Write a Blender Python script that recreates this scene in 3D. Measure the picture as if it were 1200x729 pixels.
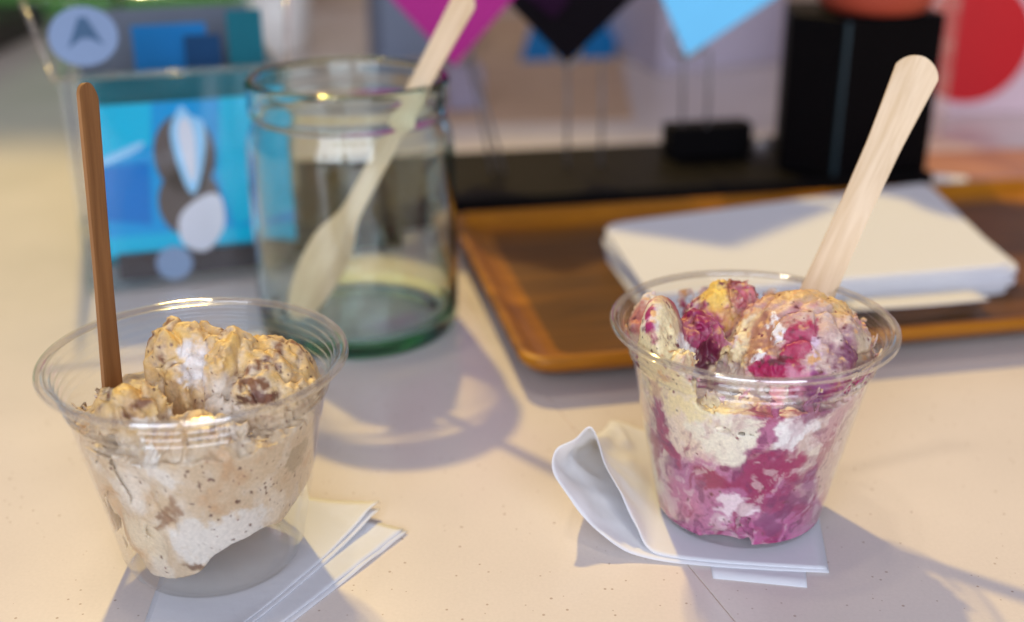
import bpy, bmesh, math, random
import numpy as np
from mathutils import Vector, Matrix, noise as mnoise

for o in list(bpy.data.objects):
    bpy.data.objects.remove(o)
scene = bpy.context.scene
COL = scene.collection
R = math.radians

# ------------------------------------------------------------------ camera
cam_d = bpy.data.cameras.new("camera")
cam = bpy.data.objects.new("camera", cam_d)
COL.objects.link(cam)
cam.location = (0, 0, 0.2165)
cam.rotation_euler = (R(90 - 22.3), 0, 0)
cam_d.sensor_width = 36
cam_d.lens = 42
cam_d.clip_start = 0.01
cam_d.clip_end = 50
cam_d.dof.use_dof = True
cam_d.dof.focus_distance = 0.360
cam_d.dof.aperture_fstop = 4.9
scene.camera = cam

# ------------------------------------------------------------------ light
world = bpy.data.worlds.new("World")
scene.world = world
world.use_nodes = True
bg = world.node_tree.nodes["Background"]
bg.inputs[0].default_value = (0.74, 0.68, 1.0, 1)
bg.inputs[1].default_value = 0.20


def area_light(name, loc, target, sx, sy, power, color, shape='RECTANGLE'):
    d = bpy.data.lights.new(name, 'AREA')
    d.shape = shape
    d.size = sx
    if shape in ('RECTANGLE', 'ELLIPSE'):
        d.size_y = sy
    d.energy = power
    d.color = color
    o = bpy.data.objects.new(name, d)
    COL.objects.link(o)
    o.location = loc
    o.rotation_euler = (Vector(target) - Vector(loc)).to_track_quat('-Z', 'Y').to_euler()
    return o


# warm low lamp behind the counter (casts the shadows towards the viewer)
KD = Vector((-0.2045, 0.610, 0.765)).normalized()
key = area_light("warm_lamp", Vector((0, 0.40, 0)) + KD * 3.6, (0, 0.40, 0), 0.12, 0.12, 98, (1.0, 0.72, 0.22), 'DISK')
# ceiling lamp, weaker
area_light("ceiling_lamp", (-0.35, 0.45, 2.3), (0, 0.4, 0), 0.16, 0.16, 6, (1.0, 0.84, 0.62), 'DISK')
# window behind the viewer: two panes
area_light("window_pane", (-0.72, -1.7, 0.86), (0.0, 0.4, 0.05), 1.25, 1.5, 31, (0.79, 0.86, 1.0))
area_light("window_pane", (0.62, -1.7, 0.86), (0.0, 0.4, 0.05), 1.25, 1.5, 31, (0.79, 0.86, 1.0))

key.data.cycles.is_caustics_light = True
vs = scene.view_settings
vs.view_transform = 'Standard'
vs.look = 'None'
vs.exposure = 0.0
vs.gamma = 1.0
scene.cycles.use_denoising = True
scene.cycles.max_bounces = 16
scene.cycles.transmission_bounces = 14
scene.cycles.transparent_max_bounces = 32
scene.cycles.glossy_bounces = 6
scene.cycles.diffuse_bounces = 4
scene.cycles.caustics_refractive = True
scene.cycles.caustics_reflective = False
scene.cycles.blur_glossy = 0.3
scene.cycles.sample_clamp_indirect = 6.0


# ------------------------------------------------------------------ helpers
def lin(r, g, b):
    def f(c):
        c /= 255.0
        return c / 12.92 if c <= 0.04045 else ((c + 0.055) / 1.055) ** 2.4
    return (f(r), f(g), f(b))


def empty(name, loc=(0, 0, 0)):
    o = bpy.data.objects.new(name, None)
    o.empty_display_size = 0.01
    COL.objects.link(o)
    o.location = loc
    return o


def mesh_obj(name, verts, faces, mat=None, parent=None, smooth=True, loc=None):
    me = bpy.data.meshes.new(name)
    me.from_pydata([tuple(v) for v in verts], [], faces)
    me.update()
    if smooth:
        me.polygons.foreach_set("use_smooth", [True] * len(me.polygons))
    if mat:
        me.materials.append(mat)
    o = bpy.data.objects.new(name, me)
    COL.objects.link(o)
    if parent:
        o.parent = parent
    if loc:
        o.location = loc
    return o


def bm_obj(name, bm, mat=None, parent=None, smooth=False):
    bmesh.ops.recalc_face_normals(bm, faces=bm.faces)
    me = bpy.data.meshes.new(name)
    bm.to_mesh(me)
    bm.free()
    if smooth:
        me.polygons.foreach_set("use_smooth", [True] * len(me.polygons))
    if mat:
        me.materials.append(mat)
    o = bpy.data.objects.new(name, me)
    COL.objects.link(o)
    if parent:
        o.parent = parent
    return o


def tag(o, label, cat=None, group=None, kind=None):
    if label:
        o["label"] = label
    if cat:
        o["category"] = cat
    if group:
        o["group"] = group
    if kind:
        o["kind"] = kind
    return o


def prism(pts, z0, z1, bevel=0.0, seg=2):
    """closed prism over a polygon footprint"""
    bm = bmesh.new()
    lo = [bm.verts.new((p[0], p[1], z0)) for p in pts]
    hi = [bm.verts.new((p[0], p[1], z1)) for p in pts]
    n = len(pts)
    bm.faces.new(lo[::-1])
    bm.faces.new(hi)
    for i in range(n):
        bm.faces.new((lo[i], lo[(i + 1) % n], hi[(i + 1) % n], hi[i]))
    bmesh.ops.recalc_face_normals(bm, faces=bm.faces)
    if bevel > 0:
        bmesh.ops.bevel(bm, geom=list(bm.edges), offset=bevel, segments=seg, affect='EDGES', profile=0.5)
    return bm


def slab(corners, thick, bevel=0.0):
    """thin plate: 4 corners in 3D (in order), extruded by thick along its normal"""
    c = [Vector(p) for p in corners]
    n = (c[1] - c[0]).cross(c[3] - c[0]).normalized()
    bm = bmesh.new()
    a = [bm.verts.new(p) for p in c]
    b = [bm.verts.new(p - n * thick) for p in c]
    k = len(c)
    bm.faces.new(a)
    bm.faces.new(b[::-1])
    for i in range(k):
        bm.faces.new((a[i], b[i], b[(i + 1) % k], a[(i + 1) % k]))
    bmesh.ops.recalc_face_normals(bm, faces=bm.faces)
    if bevel:
        bmesh.ops.bevel(bm, geom=list(bm.edges), offset=bevel, segments=2, affect='EDGES', profile=0.5)
    return bm


def rect(w, d, cx=0, cy=0, rot=0.0):
    ca, sa = math.cos(rot), math.sin(rot)
    out = []
    for x, y in ((-w / 2, -d / 2), (w / 2, -d / 2), (w / 2, d / 2), (-w / 2, d / 2)):
        out.append((cx + x * ca - y * sa, cy + x * sa + y * ca))
    return out


def lathe(profile, seg=128, closed=False):
    """profile: list of (r, z); returns verts, faces. closed joins the last point to the first."""
    vs_, fs = [], []
    n = len(profile)
    for r, z in profile:
        for k in range(seg):
            a = 2 * math.pi * k / seg
            vs_.append((r * math.cos(a), r * math.sin(a), z))
    m = n if closed else n - 1
    for i in range(m):
        j = (i + 1) % n
        for k in range(seg):
            k2 = (k + 1) % seg
            fs.append((i * seg + k, i * seg + k2, j * seg + k2, j * seg + k))
    return vs_, fs


def tube(path, r, seg=10, closed=False):
    pts = [Vector(p) for p in path]
    n = len(pts)
    vs_, fs = [], []
    up = Vector((0, 0, 1))
    prev = None
    for i, p in enumerate(pts):
        if closed:
            t = (pts[(i + 1) % n] - pts[i - 1]).normalized()
        else:
            t = (pts[min(i + 1, n - 1)] - pts[max(i - 1, 0)]).normalized()
        if prev is None:
            a = t.cross(up if abs(t.z) < 0.9 else Vector((1, 0, 0))).normalized()
        else:
            a = (prev - t * prev.dot(t)).normalized()
        prev = a
        b = t.cross(a)
        for k in range(seg):
            th = 2 * math.pi * k / seg
            vs_.append(p + (a * math.cos(th) + b * math.sin(th)) * r)
    for i in range(n if closed else n - 1):
        j = (i + 1) % n
        for k in range(seg):
            k2 = (k + 1) % seg
            fs.append((i * seg + k, i * seg + k2, j * seg + k2, j * seg + k))
    if not closed:
        fs.append(tuple(range(seg))[::-1])
        fs.append(tuple((n - 1) * seg + k for k in range(seg)))
    return vs_, fs


# ------------------------------------------------------------------ materials
def new_mat(name):
    m = bpy.data.materials.new(name)
    m.use_nodes = True
    nt = m.node_tree
    return m, nt, nt.nodes, nt.links, nt.nodes["Principled BSDF"]


def plain(name, col, rough=0.5, var=0.12, scale=40, bump=0.0, spec=0.5, metallic=0.0):
    """plain coloured material with a little cloudy variation"""
    m, nt, N, L, P = new_mat(name)
    tc = N.new("ShaderNodeTexCoord")
    no = N.new("ShaderNodeTexNoise")
    no.inputs["Scale"].default_value = scale
    no.inputs["Detail"].default_value = 5
    L.new(tc.outputs["Object"], no.inputs["Vector"])
    r = N.new("ShaderNodeMapRange")
    r.inputs[3].default_value = 1 - var
    r.inputs[4].default_value = 1 + var
    L.new(no.outputs["Fac"], r.inputs[0])
    mx = N.new("ShaderNodeMix")
    mx.data_type = 'RGBA'
    mx.blend_type = 'MULTIPLY'
    mx.inputs[0].default_value = 1
    mx.inputs[6].default_value = (*col, 1)
    L.new(r.outputs[0], mx.inputs[7])
    L.new(mx.outputs[2], P.inputs["Base Color"])
    P.inputs["Roughness"].default_value = rough
    P.inputs["Specular IOR Level"].default_value = spec
    P.inputs["Metallic"].default_value = metallic
    if bump:
        b = N.new("ShaderNodeBump")
        b.inputs["Strength"].default_value = bump
        b.inputs["Distance"].default_value = 0.0006
        L.new(no.outputs["Fac"], b.inputs["Height"])
        L.new(b.outputs[0], P.inputs["Normal"])
    return m


def counter_material():
    m, nt, N, L, P = new_mat("quartz")
    tc = N.new("ShaderNodeTexCoord")

    def noise_node(scale, detail):
        n = N.new("ShaderNodeTexNoise")
        n.inputs["Scale"].default_value = scale
        n.inputs["Detail"].default_value = detail
        L.new(tc.outputs["Object"], n.inputs["Vector"])
        return n
    cloud = noise_node(9, 4)
    fine = noise_node(900, 3)
    ramp = N.new("ShaderNodeValToRGB")
    ramp.color_ramp.elements[0].position = 0.3
    ramp.color_ramp.elements[0].color = (*lin(214, 205, 199), 1)
    ramp.color_ramp.elements[1].position = 0.72
    ramp.color_ramp.elements[1].color = (*lin(226, 217, 211), 1)
    L.new(cloud.outputs["Fac"], ramp.inputs[0])
    # dark grains
    vo = N.new("ShaderNodeTexVoronoi")
    vo.inputs["Scale"].default_value = 420
    vo.inputs["Randomness"].default_value = 1
    L.new(tc.outputs["Object"], vo.inputs["Vector"])
    sep = N.new("ShaderNodeSeparateColor")
    L.new(vo.outputs["Color"], sep.inputs[0])
    lt = N.new("ShaderNodeMath")
    lt.operation = 'MULTIPLY'
    lt.inputs[1].default_value = 0.24
    L.new(sep.outputs[0], lt.inputs[0])
    pw = N.new("ShaderNodeMath")      # only some grains, of uneven size
    pw.operation = 'SUBTRACT'
    L.new(lt.outputs[0], pw.inputs[0])
    L.new(vo.outputs["Distance"], pw.inputs[1])
    gate = N.new("ShaderNodeMath")
    gate.operation = 'GREATER_THAN'
    gate.inputs[1].default_value = 0.35
    L.new(sep.outputs[1], gate.inputs[0])
    mr = N.new("ShaderNodeMapRange")
    mr.inputs[1].default_value = 0.0
    mr.inputs[2].default_value = 0.05
    L.new(pw.outputs[0], mr.inputs[0])
    gm = N.new("ShaderNodeMath")
    gm.operation = 'MULTIPLY'
    L.new(mr.outputs[0], gm.inputs[0])
    L.new(gate.outputs[0], gm.inputs[1])
    gs = N.new("ShaderNodeMath")
    gs.operation = 'MULTIPLY'
    L.new(gm.outputs[0], gs.inputs[0])
    L.new(sep.outputs[2], gs.inputs[1])
    mixg = N.new("ShaderNodeMix")
    mixg.data_type = 'RGBA'
    L.new(gs.outputs[0], mixg.inputs[0])
    L.new(ramp.outputs[0], mixg.inputs[6])
    mixg.inputs[7].default_value = (*lin(178, 160, 149), 1)
    # soft mottling
    mr2 = N.new("ShaderNodeMapRange")
    mr2.inputs[3].default_value = 0.93
    mr2.inputs[4].default_value = 1.05
    L.new(fine.outputs["Fac"], mr2.inputs[0])
    mul = N.new("ShaderNodeMix")
    mul.data_type = 'RGBA'
    mul.blend_type = 'MULTIPLY'
    mul.inputs[0].default_value = 1
    L.new(mixg.outputs[2], mul.inputs[6])
    L.new(mr2.outputs[0], mul.inputs[7])
    L.new(mul.outputs[2], P.inputs["Base Color"])
    rr = N.new("ShaderNodeMapRange")
    rr.inputs[3].default_value = 0.16
    rr.inputs[4].default_value = 0.30
    L.new(cloud.outputs["Fac"], rr.inputs[0])
    L.new(rr.outputs[0], P.inputs["Roughness"])
    return m


def wood_material(name, c1, c2, gscale=(14, 260, 260), rough=0.55, bump=0.15, coat=0.0, spec=0.4):
    m, nt, N, L, P = new_mat(name)
    tc = N.new("ShaderNodeTexCoord")
    mp = N.new("ShaderNodeMapping")
    mp.inputs["Scale"].default_value = gscale
    L.new(tc.outputs["Object"], mp.inputs[0])
    n1 = N.new("ShaderNodeTexNoise")
    n1.inputs["Scale"].default_value = 1.0
    n1.inputs["Detail"].default_value = 6
    n1.inputs["Roughness"].default_value = 0.6
    n1.inputs["Distortion"].default_value = 0.6
    L.new(mp.outputs[0], n1.inputs["Vector"])
    n2 = N.new("ShaderNodeTexNoise")
    n2.inputs["Scale"].default_value = 30
    n2.inputs["Detail"].default_value = 3
    L.new(tc.outputs["Object"], n2.inputs["Vector"])
    ramp = N.new("ShaderNodeValToRGB")
    ramp.color_ramp.elements[0].position = 0.28
    ramp.color_ramp.elements[0].color = (*c1, 1)
    ramp.color_ramp.elements[1].position = 0.66
    ramp.color_ramp.elements[1].color = (*c2, 1)
    L.new(n1.outputs["Fac"], ramp.inputs[0])
    mr = N.new("ShaderNodeMapRange")
    mr.inputs[3].default_value = 0.86
    mr.inputs[4].default_value = 1.12
    L.new(n2.outputs["Fac"], mr.inputs[0])
    mx = N.new("ShaderNodeMix")
    mx.data_type = 'RGBA'
    mx.blend_type = 'MULTIPLY'
    mx.inputs[0].default_value = 1
    L.new(ramp.outputs[0], mx.inputs[6])
    L.new(mr.outputs[0], mx.inputs[7])
    L.new(mx.outputs[2], P.inputs["Base Color"])
    P.inputs["Roughness"].default_value = rough
    P.inputs["Specular IOR Level"].default_value = spec
    P.inputs["Coat Weight"].default_value = coat
    P.inputs["Coat Roughness"].default_value = 0.12
    b = N.new("ShaderNodeBump")
    b.inputs["Strength"].default_value = bump
    b.inputs["Distance"].default_value = 0.0004
    L.new(n1.outputs["Fac"], b.inputs["Height"])
    L.new(b.outputs[0], P.inputs["Normal"])
    return m


def clear_sheet(name, tint=(0.985, 0.985, 0.98), rough=0.04, ior=1.5, haze=0.0, bump=0.0, boost=1.0):
    """thin clear plastic: passes light straight through, mirrors by Fresnel"""
    m, nt, N, L, P = new_mat(name)
    N.remove(P)
    out = N["Material Output"]
    tr = N.new("ShaderNodeBsdfTransparent")
    tr.inputs[0].default_value = (*tint, 1)
    gl = N.new("ShaderNodeBsdfGlossy")
    gl.inputs["Roughness"].default_value = rough
    gl.inputs[0].default_value = (1, 1, 1, 1)
    f0 = ((ior - 1) / (ior + 1)) ** 2 * boost
    lw = N.new("ShaderNodeLayerWeight")      # Schlick's mirror share, the same from both sides
    lw.inputs["Blend"].default_value = 0.5
    pw5 = N.new("ShaderNodeMath")
    pw5.operation = 'POWER'
    pw5.inputs[1].default_value = 5
    L.new(lw.outputs["Facing"], pw5.inputs[0])
    mu = N.new("ShaderNodeMath")
    mu.operation = 'MULTIPLY_ADD'
    mu.use_clamp = True
    mu.inputs[1].default_value = 1 - f0
    mu.inputs[2].default_value = f0
    L.new(pw5.outputs[0], mu.inputs[0])
    mix = N.new("ShaderNodeMixShader")
    L.new(mu.outputs[0], mix.inputs[0])
    L.new(tr.outputs[0], mix.inputs[1])
    L.new(gl.outputs[0], mix.inputs[2])
    last = mix
    tc = N.new("ShaderNodeTexCoord")
    no = N.new("ShaderNodeTexNoise")
    no.inputs["Scale"].default_value = 120
    no.inputs["Detail"].default_value = 3
    L.new(tc.outputs["Object"], no.inputs["Vector"])
    if bump:
        b = N.new("ShaderNodeBump")
        b.inputs["Strength"].default_value = bump
        b.inputs["Distance"].default_value = 0.0004
        L.new(no.outputs["Fac"], b.inputs["Height"])
        L.new(b.outputs[0], gl.inputs["Normal"])
    if haze > 0:
        df = N.new("ShaderNodeBsdfDiffuse")
        df.inputs[0].default_value = (0.85, 0.84, 0.82, 1)
        tl = N.new("ShaderNodeBsdfTranslucent")
        tl.inputs[0].default_value = (0.85, 0.84, 0.82, 1)
        m2 = N.new("ShaderNodeMixShader")
        m2.inputs[0].default_value = 0.5
        L.new(df.outputs[0], m2.inputs[1])
        L.new(tl.outputs[0], m2.inputs[2])
        m3 = N.new("ShaderNodeMixShader")
        mr = N.new("ShaderNodeMapRange")
        mr.inputs[1].default_value = 0.35
        mr.inputs[2].default_value = 0.75
        mr.inputs[3].default_value = haze * 0.3
        mr.inputs[4].default_value = haze * 1.6
        L.new(no.outputs["Fac"], mr.inputs[0])
        L.new(mr.outputs[0], m3.inputs[0])
        L.new(last.outputs[0], m3.inputs[1])
        L.new(m2.outputs[0], m3.inputs[2])
        last = m3
    L.new(last.outputs[0], out.inputs[0])
    return m


def glass_material(name, col, density, ior=1.5, rough=0.0):
    m, nt, N, L, P = new_mat(name)
    N.remove(P)
    out = N["Material Output"]
    g = N.new("ShaderNodeBsdfGlass")
    g.inputs["Color"].default_value = (1, 1, 1, 1)
    g.inputs["IOR"].default_value = ior
    g.inputs["Roughness"].default_value = rough
    L.new(g.outputs[0], out.inputs["Surface"])
    if density:
        v = N.new("ShaderNodeVolumeAbsorption")
        v.inputs["Color"].default_value = (*col, 1)
        v.inputs["Density"].default_value = density
        L.new(v.outputs[0], out.inputs["Volume"])
    # slight waviness of the moulded glass
    tc = N.new("ShaderNodeTexCoord")
    no = N.new("ShaderNodeTexNoise")
    no.inputs["Scale"].default_value = 45
    no.inputs["Detail"].default_value = 1
    L.new(tc.outputs["Object"], no.inputs["Vector"])
    b = N.new("ShaderNodeBump")
    b.inputs["Strength"].default_value = 0.12
    b.inputs["Distance"].default_value = 0.002
    L.new(no.outputs["Fac"], b.inputs["Height"])
    L.new(b.outputs[0], g.inputs["Normal"])
    return m


def paper_material(name, col, emboss=True):
    m, nt, N, L, P = new_mat(name)
    out = N["Material Output"]
    tc = N.new("ShaderNodeTexCoord")
    no = N.new("ShaderNodeTexNoise")
    no.inputs["Scale"].default_value = 350
    no.inputs["Detail"].default_value = 4
    L.new(tc.outputs["Object"], no.inputs["Vector"])
    n2 = N.new("ShaderNodeTexNoise")
    n2.inputs["Scale"].default_value = 60
    n2.inputs["Detail"].default_value = 3
    L.new(tc.outputs["Object"], n2.inputs["Vector"])
    ad = N.new("ShaderNodeMath")
    ad.operation = 'ADD'
    L.new(no.outputs["Fac"], ad.inputs[0])
    L.new(n2.outputs["Fac"], ad.inputs[1])
    P.inputs["Base Color"].default_value = (*col, 1)
    P.inputs["Roughness"].default_value = 0.85
    P.inputs["Specular IOR Level"].default_value = 0.2
    b = N.new("ShaderNodeBump")
    b.inputs["Strength"].default_value = 0.25
    b.inputs["Distance"].default_value = 0.0004
    L.new(ad.outputs[0], b.inputs["Height"])
    L.new(b.outputs[0], P.inputs["Normal"])
    tl = N.new("ShaderNodeBsdfTranslucent")
    tl.inputs[0].default_value = (*col, 1)
    mx = N.new("ShaderNodeMixShader")
    mx.inputs[0].default_value = 0.30
    L.new(P.outputs[0], mx.inputs[1])
    L.new(tl.outputs[0], mx.inputs[2])
    L.new(mx.outputs[0], out.inputs[0])
    return m


def icecream_material(name):
    m, nt, N, L, P = new_mat(name)
    at = N.new("ShaderNodeAttribute")
    at.attribute_name = "Col"
    tc = N.new("ShaderNodeTexCoord")
    no = N.new("ShaderNodeTexNoise")
    no.inputs["Scale"].default_value = 900
    no.inputs["Detail"].default_value = 6
    no.inputs["Roughness"].default_value = 0.65
    L.new(tc.outputs["Object"], no.inputs["Vector"])
    mr = N.new("ShaderNodeMapRange")
    mr.inputs[1].default_value = 0.3
    mr.inputs[2].default_value = 0.7
    mr.inputs[3].default_value = 0.84
    mr.inputs[4].default_value = 1.10
    L.new(no.outputs["Fac"], mr.inputs[0])
    mx = N.new("ShaderNodeMix")
    mx.data_type = 'RGBA'
    mx.blend_type = 'MULTIPLY'
    mx.inputs[0].default_value = 1
    L.new(at.outputs["Color"], mx.inputs[6])
    L.new(mr.outputs[0], mx.inputs[7])
    L.new(mx.outputs[2], P.inputs["Base Color"])
    P.inputs["Roughness"].default_value = 0.47
    P.inputs["Subsurface Weight"].default_value = 0.12
    P.inputs["Subsurface Radius"].default_value = (1.0, 0.6, 0.4)
    P.inputs["Subsurface Scale"].default_value = 0.0018
    b = N.new("ShaderNodeBump")
    b.inputs["Strength"].default_value = 0.2
    b.inputs["Distance"].default_value = 0.0005
    L.new(no.outputs["Fac"], b.inputs["Height"])
    L.new(b.outputs[0], P.inputs["Normal"])
    return m


M = {}
M['counter'] = counter_material()
M['spoon'] = wood_material("birch_wood", lin(206, 176, 134), lin(230, 206, 172), (24, 260, 260), 0.6, 0.12)
M['spoon_shaded'] = wood_material("birch_wood_shaded", lin(132, 88, 46), lin(164, 116, 68), (24, 260, 260), 0.6, 0.12)  # darker copy of the spoon wood, its shade put into the colour
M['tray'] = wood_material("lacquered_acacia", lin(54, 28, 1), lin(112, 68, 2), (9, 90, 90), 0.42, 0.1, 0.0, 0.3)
M['tray_rim'] = wood_material("lacquered_acacia_lit_rim", lin(102, 56, 2), lin(168, 106, 6), (9, 90, 90), 0.4, 0.1, 0.0, 0.35)  # lighter copy of the tray wood, light on the rim painted in
M['cup'] = clear_sheet("clear_plastic", (0.985, 0.985, 0.98), 0.10, 1.46, 0.008, 0.35, 1.0)
M['cuprim'] = clear_sheet("clear_plastic_lip", (0.97, 0.965, 0.95), 0.06, 1.57, 0.06, 0.1, 2.8)
M['acrylic'] = clear_sheet("clear_acrylic", (0.975, 0.985, 0.985), 0.06, 1.49, 0.0, 0.0, 0.6)
M['acrylic_haze'] = clear_sheet("frosted_acrylic", (0.96, 0.92, 0.90), 0.15, 1.49, 0.13)
M['jar'] = glass_material("green_tinted_glass", (0.20, 0.72, 0.58), 42, 1.5)
M['napkin'] = paper_material("napkin_paper", lin(246, 247, 250))
M['black'] = plain("black_plastic", lin(8, 6, 7), 0.55, 0.2, 60, spec=0.06)
M['black_metal'] = plain("black_metal", lin(12, 9, 9), 0.5, 0.25, 30, spec=0.08)
M['wire'] = plain("grey_wire", lin(120, 112, 112), 0.4, 0.1, 30, metallic=0.3)
M['magenta'] = plain("magenta_card", lin(170, 40, 125), 0.6, 0.06, spec=0.12)
M['black_card'] = plain("black_card", lin(10, 4, 9), 0.6, 0.3, 25, spec=0.05)
M['purple'] = plain("purple_print", lin(34, 8, 34), 0.6, 0.3, spec=0.05)
M['sky_card'] = plain("light_blue_card", lin(118, 205, 248), 0.6, 0.05, spec=0.12)
M['blue'] = plain("blue_paper", lin(14, 120, 186), 0.6, 0.12, spec=0.12)
M['terracotta'] = plain("terracotta", lin(168, 66, 44), 0.6, 0.1)
M['white_box'] = plain("white_carton", lin(205, 200, 218), 0.6, 0.05)
M['pink_white'] = plain("pinkish_white_carton", lin(216, 190, 196), 0.55, 0.05)
M['red'] = plain("red_print", lin(200, 12, 26), 0.45, 0.06)
M['wall'] = plain("tan_wall", lin(205, 178, 150), 0.8, 0.05, 6)
M['board'] = wood_material("pale_board", lin(192, 162, 134), lin(208, 180, 152), (6, 60, 60), 0.6)
M['board_pink'] = wood_material("pinkish_board", lin(160, 108, 92), lin(186, 134, 114), (6, 60, 60), 0.6)
M['green'] = plain("green_panel", lin(78, 138, 52), 0.6, 0.2, 14)
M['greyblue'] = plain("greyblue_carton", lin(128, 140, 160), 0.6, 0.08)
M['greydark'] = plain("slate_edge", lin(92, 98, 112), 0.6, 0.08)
M['lavender'] = plain("lavender_carton", lin(165, 158, 180), 0.6, 0.06)
M['ceramic'] = plain("white_ceramic", lin(240, 236, 228), 0.25, 0.03)
M['darkbox'] = plain("dark_box", lin(48, 38, 40), 0.6, 0.2)
M['p_blue'] = plain("poster_blue", lin(0, 150, 214), 0.6, 0.25, 22, spec=0.12)
M['p_cyan'] = plain("poster_cyan", lin(4, 182, 222), 0.6, 0.12, 22, spec=0.12)
M['p_deep'] = plain("poster_deep_blue", lin(0, 118, 200), 0.6, 0.15, 22, spec=0.12)
M['p_brown'] = plain("poster_brown", lin(96, 88, 88), 0.6, 0.2, 60, spec=0.12)
M['p_white'] = plain("poster_white", lin(214, 216, 228), 0.6, 0.08, 50, spec=0.12)
M['p_pale'] = plain("poster_pale_blue", lin(150, 205, 242), 0.6, 0.12, 50, spec=0.12)
M['teal'] = plain("teal_leaflet", lin(10, 104, 118), 0.6, 0.25, 25, spec=0.12)
M['navy'] = plain("navy_leaflet", lin(8, 62, 104), 0.6, 0.25, 25, spec=0.12)
M['corner_sheen'] = plain('dark_teal_highlight', lin(16, 44, 52), 0.5, 0.2, 25)  # colour of the painted highlight on the block's corner
M['sticker'] = plain("pale_blue_sticker", lin(128, 150, 182), 0.45, 0.08, 50)
M['sticker_mark'] = plain("slate_blue_print", lin(62, 96, 128), 0.45, 0.1, 50)

# ------------------------------------------------------------------ setting: counter and wall behind
ctr = empty("counter")
tag(ctr, None, None, None, "structure")
SX = lambda y: 0.0228 + (y - 0.4123) * (0.065 - 0.0228) / (0.2896 - 0.4123)
Y0, Y1 = -0.6, 1.50
g = 0.00013
bm_obj("counter_slab", prism([(-1.5, Y0), (SX(Y0) - g, Y0), (SX(Y1) - g, Y1), (-1.5, Y1)], -0.03, 0.0, 0.0003, 2), M['counter'], ctr)
bm_obj("counter_slab", prism([(SX(Y0) + g, Y0), (1.5, Y0), (1.5, Y1), (SX(Y1) + g, Y1)], -0.03, 0.0, 0.0003, 2), M['counter'], ctr)
bm_obj("joint_filler", prism([(SX(Y0) - g * .9, Y0), (SX(Y0) + g * .9, Y0), (SX(Y1) + g * .9, Y1), (SX(Y1) - g * .9, Y1)], -0.02, -0.00035), M['board'], ctr)
for sl in ctr.children:
    sl.cycles.is_caustics_receiver = True
wl = bm_obj("back_wall", prism([(-2.2, 1.72), (2.2, 1.72), (2.2, 1.80), (-2.2, 1.80)], -0.9, 1.38), M['wall'])  # top, out of view, is set to shade the far counter
tag(wl, None, None, None, "structure")


# ------------------------------------------------------------------ numpy noise and surface extraction
class Noise:
    def __init__(self, seed):
        self.t = np.random.RandomState(seed).rand(32, 32, 32).astype(np.float32) * 2 - 1

    def __call__(self, p, scale):
        q = p * scale
        i = np.floor(q).astype(np.int32)
        f = (q - i).astype(np.float32)
        f = f * f * (3 - 2 * f)
        i &= 31
        j = (i + 1) & 31
        t = self.t
        x0, y0, z0 = i[..., 0], i[..., 1], i[..., 2]
        x1, y1, z1 = j[..., 0], j[..., 1], j[..., 2]
        fx, fy, fz = f[..., 0], f[..., 1], f[..., 2]
        a = t[x0, y0, z0] * (1 - fx) + t[x1, y0, z0] * fx
        b = t[x0, y1, z0] * (1 - fx) + t[x1, y1, z0] * fx
        c = t[x0, y0, z1] * (1 - fx) + t[x1, y0, z1] * fx
        d = t[x0, y1, z1] * (1 - fx) + t[x1, y1, z1] * fx
        return (a * (1 - fy) + b * fy) * (1 - fz) + (c * (1 - fy) + d * fy) * fz

    def fbm(self, p, scale, octv=4, gain=0.5):
        s, a = 0, 1.0
        for k in range(octv):
            s = s + a * self(p + 7.3 * k, scale * (2.03 ** k))
            a *= gain
        return s


def surface_nets(S, org, h):
    nx, ny, nz = S.shape
    neg = S < 0
    cnt = np.zeros((nx - 1, ny - 1, nz - 1), np.int8)
    cor = [(a, b, c) for a in (0, 1) for b in (0, 1) for c in (0, 1)]
    for a, b, c in cor:
        cnt += neg[a:nx - 1 + a, b:ny - 1 + b, c:nz - 1 + c]
    act = (cnt > 0) & (cnt < 8)
    I = np.argwhere(act)
    idx = -np.ones(act.shape, np.int64)
    idx[act] = np.arange(len(I))
    acc = np.zeros((len(I), 3))
    num = np.zeros(len(I))
    for u in range(8):
        for v in range(u + 1, 8):
            A, B = np.array(cor[u]), np.array(cor[v])
            if np.abs(A - B).sum() != 1:
                continue
            sa = S[tuple((I + A).T)]
            sb = S[tuple((I + B).T)]
            cr = (sa < 0) != (sb < 0)
            t = np.where(cr, sa / np.where(cr, sa - sb, 1), 0)
            acc += np.where(cr[:, None], A + t[:, None] * (B - A), 0)
            num += cr
    V = (I + acc / num[:, None]) * h + org
    F = []
    for ax in range(3):
        sl0 = [slice(None)] * 3
        sl1 = [slice(None)] * 3
        sl0[ax] = slice(0, -1)
        sl1[ax] = slice(1, None)
        n0, n1 = neg[tuple(sl0)], neg[tuple(sl1)]
        E = np.argwhere(n0 != n1)
        o1, o2 = (ax + 1) % 3, (ax + 2) % 3
        ok = (E[:, o1] > 0) & (E[:, o2] > 0) & (E[:, o1] < S.shape[o1] - 1) & (E[:, o2] < S.shape[o2] - 1)
        E = E[ok]
        d1 = np.zeros(3, int)
        d1[o1] = 1
        d2 = np.zeros(3, int)
        d2[o2] = 1
        q = np.stack([idx[tuple((E - d1 - d2).T)], idx[tuple((E - d2).T)], idx[tuple(E.T)], idx[tuple((E - d1).T)]], 1)
        fl = ~n0[tuple(E.T)]
        q[fl] = q[fl][:, ::-1]
        F.append(q)
    return V, np.concatenate(F)


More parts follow.
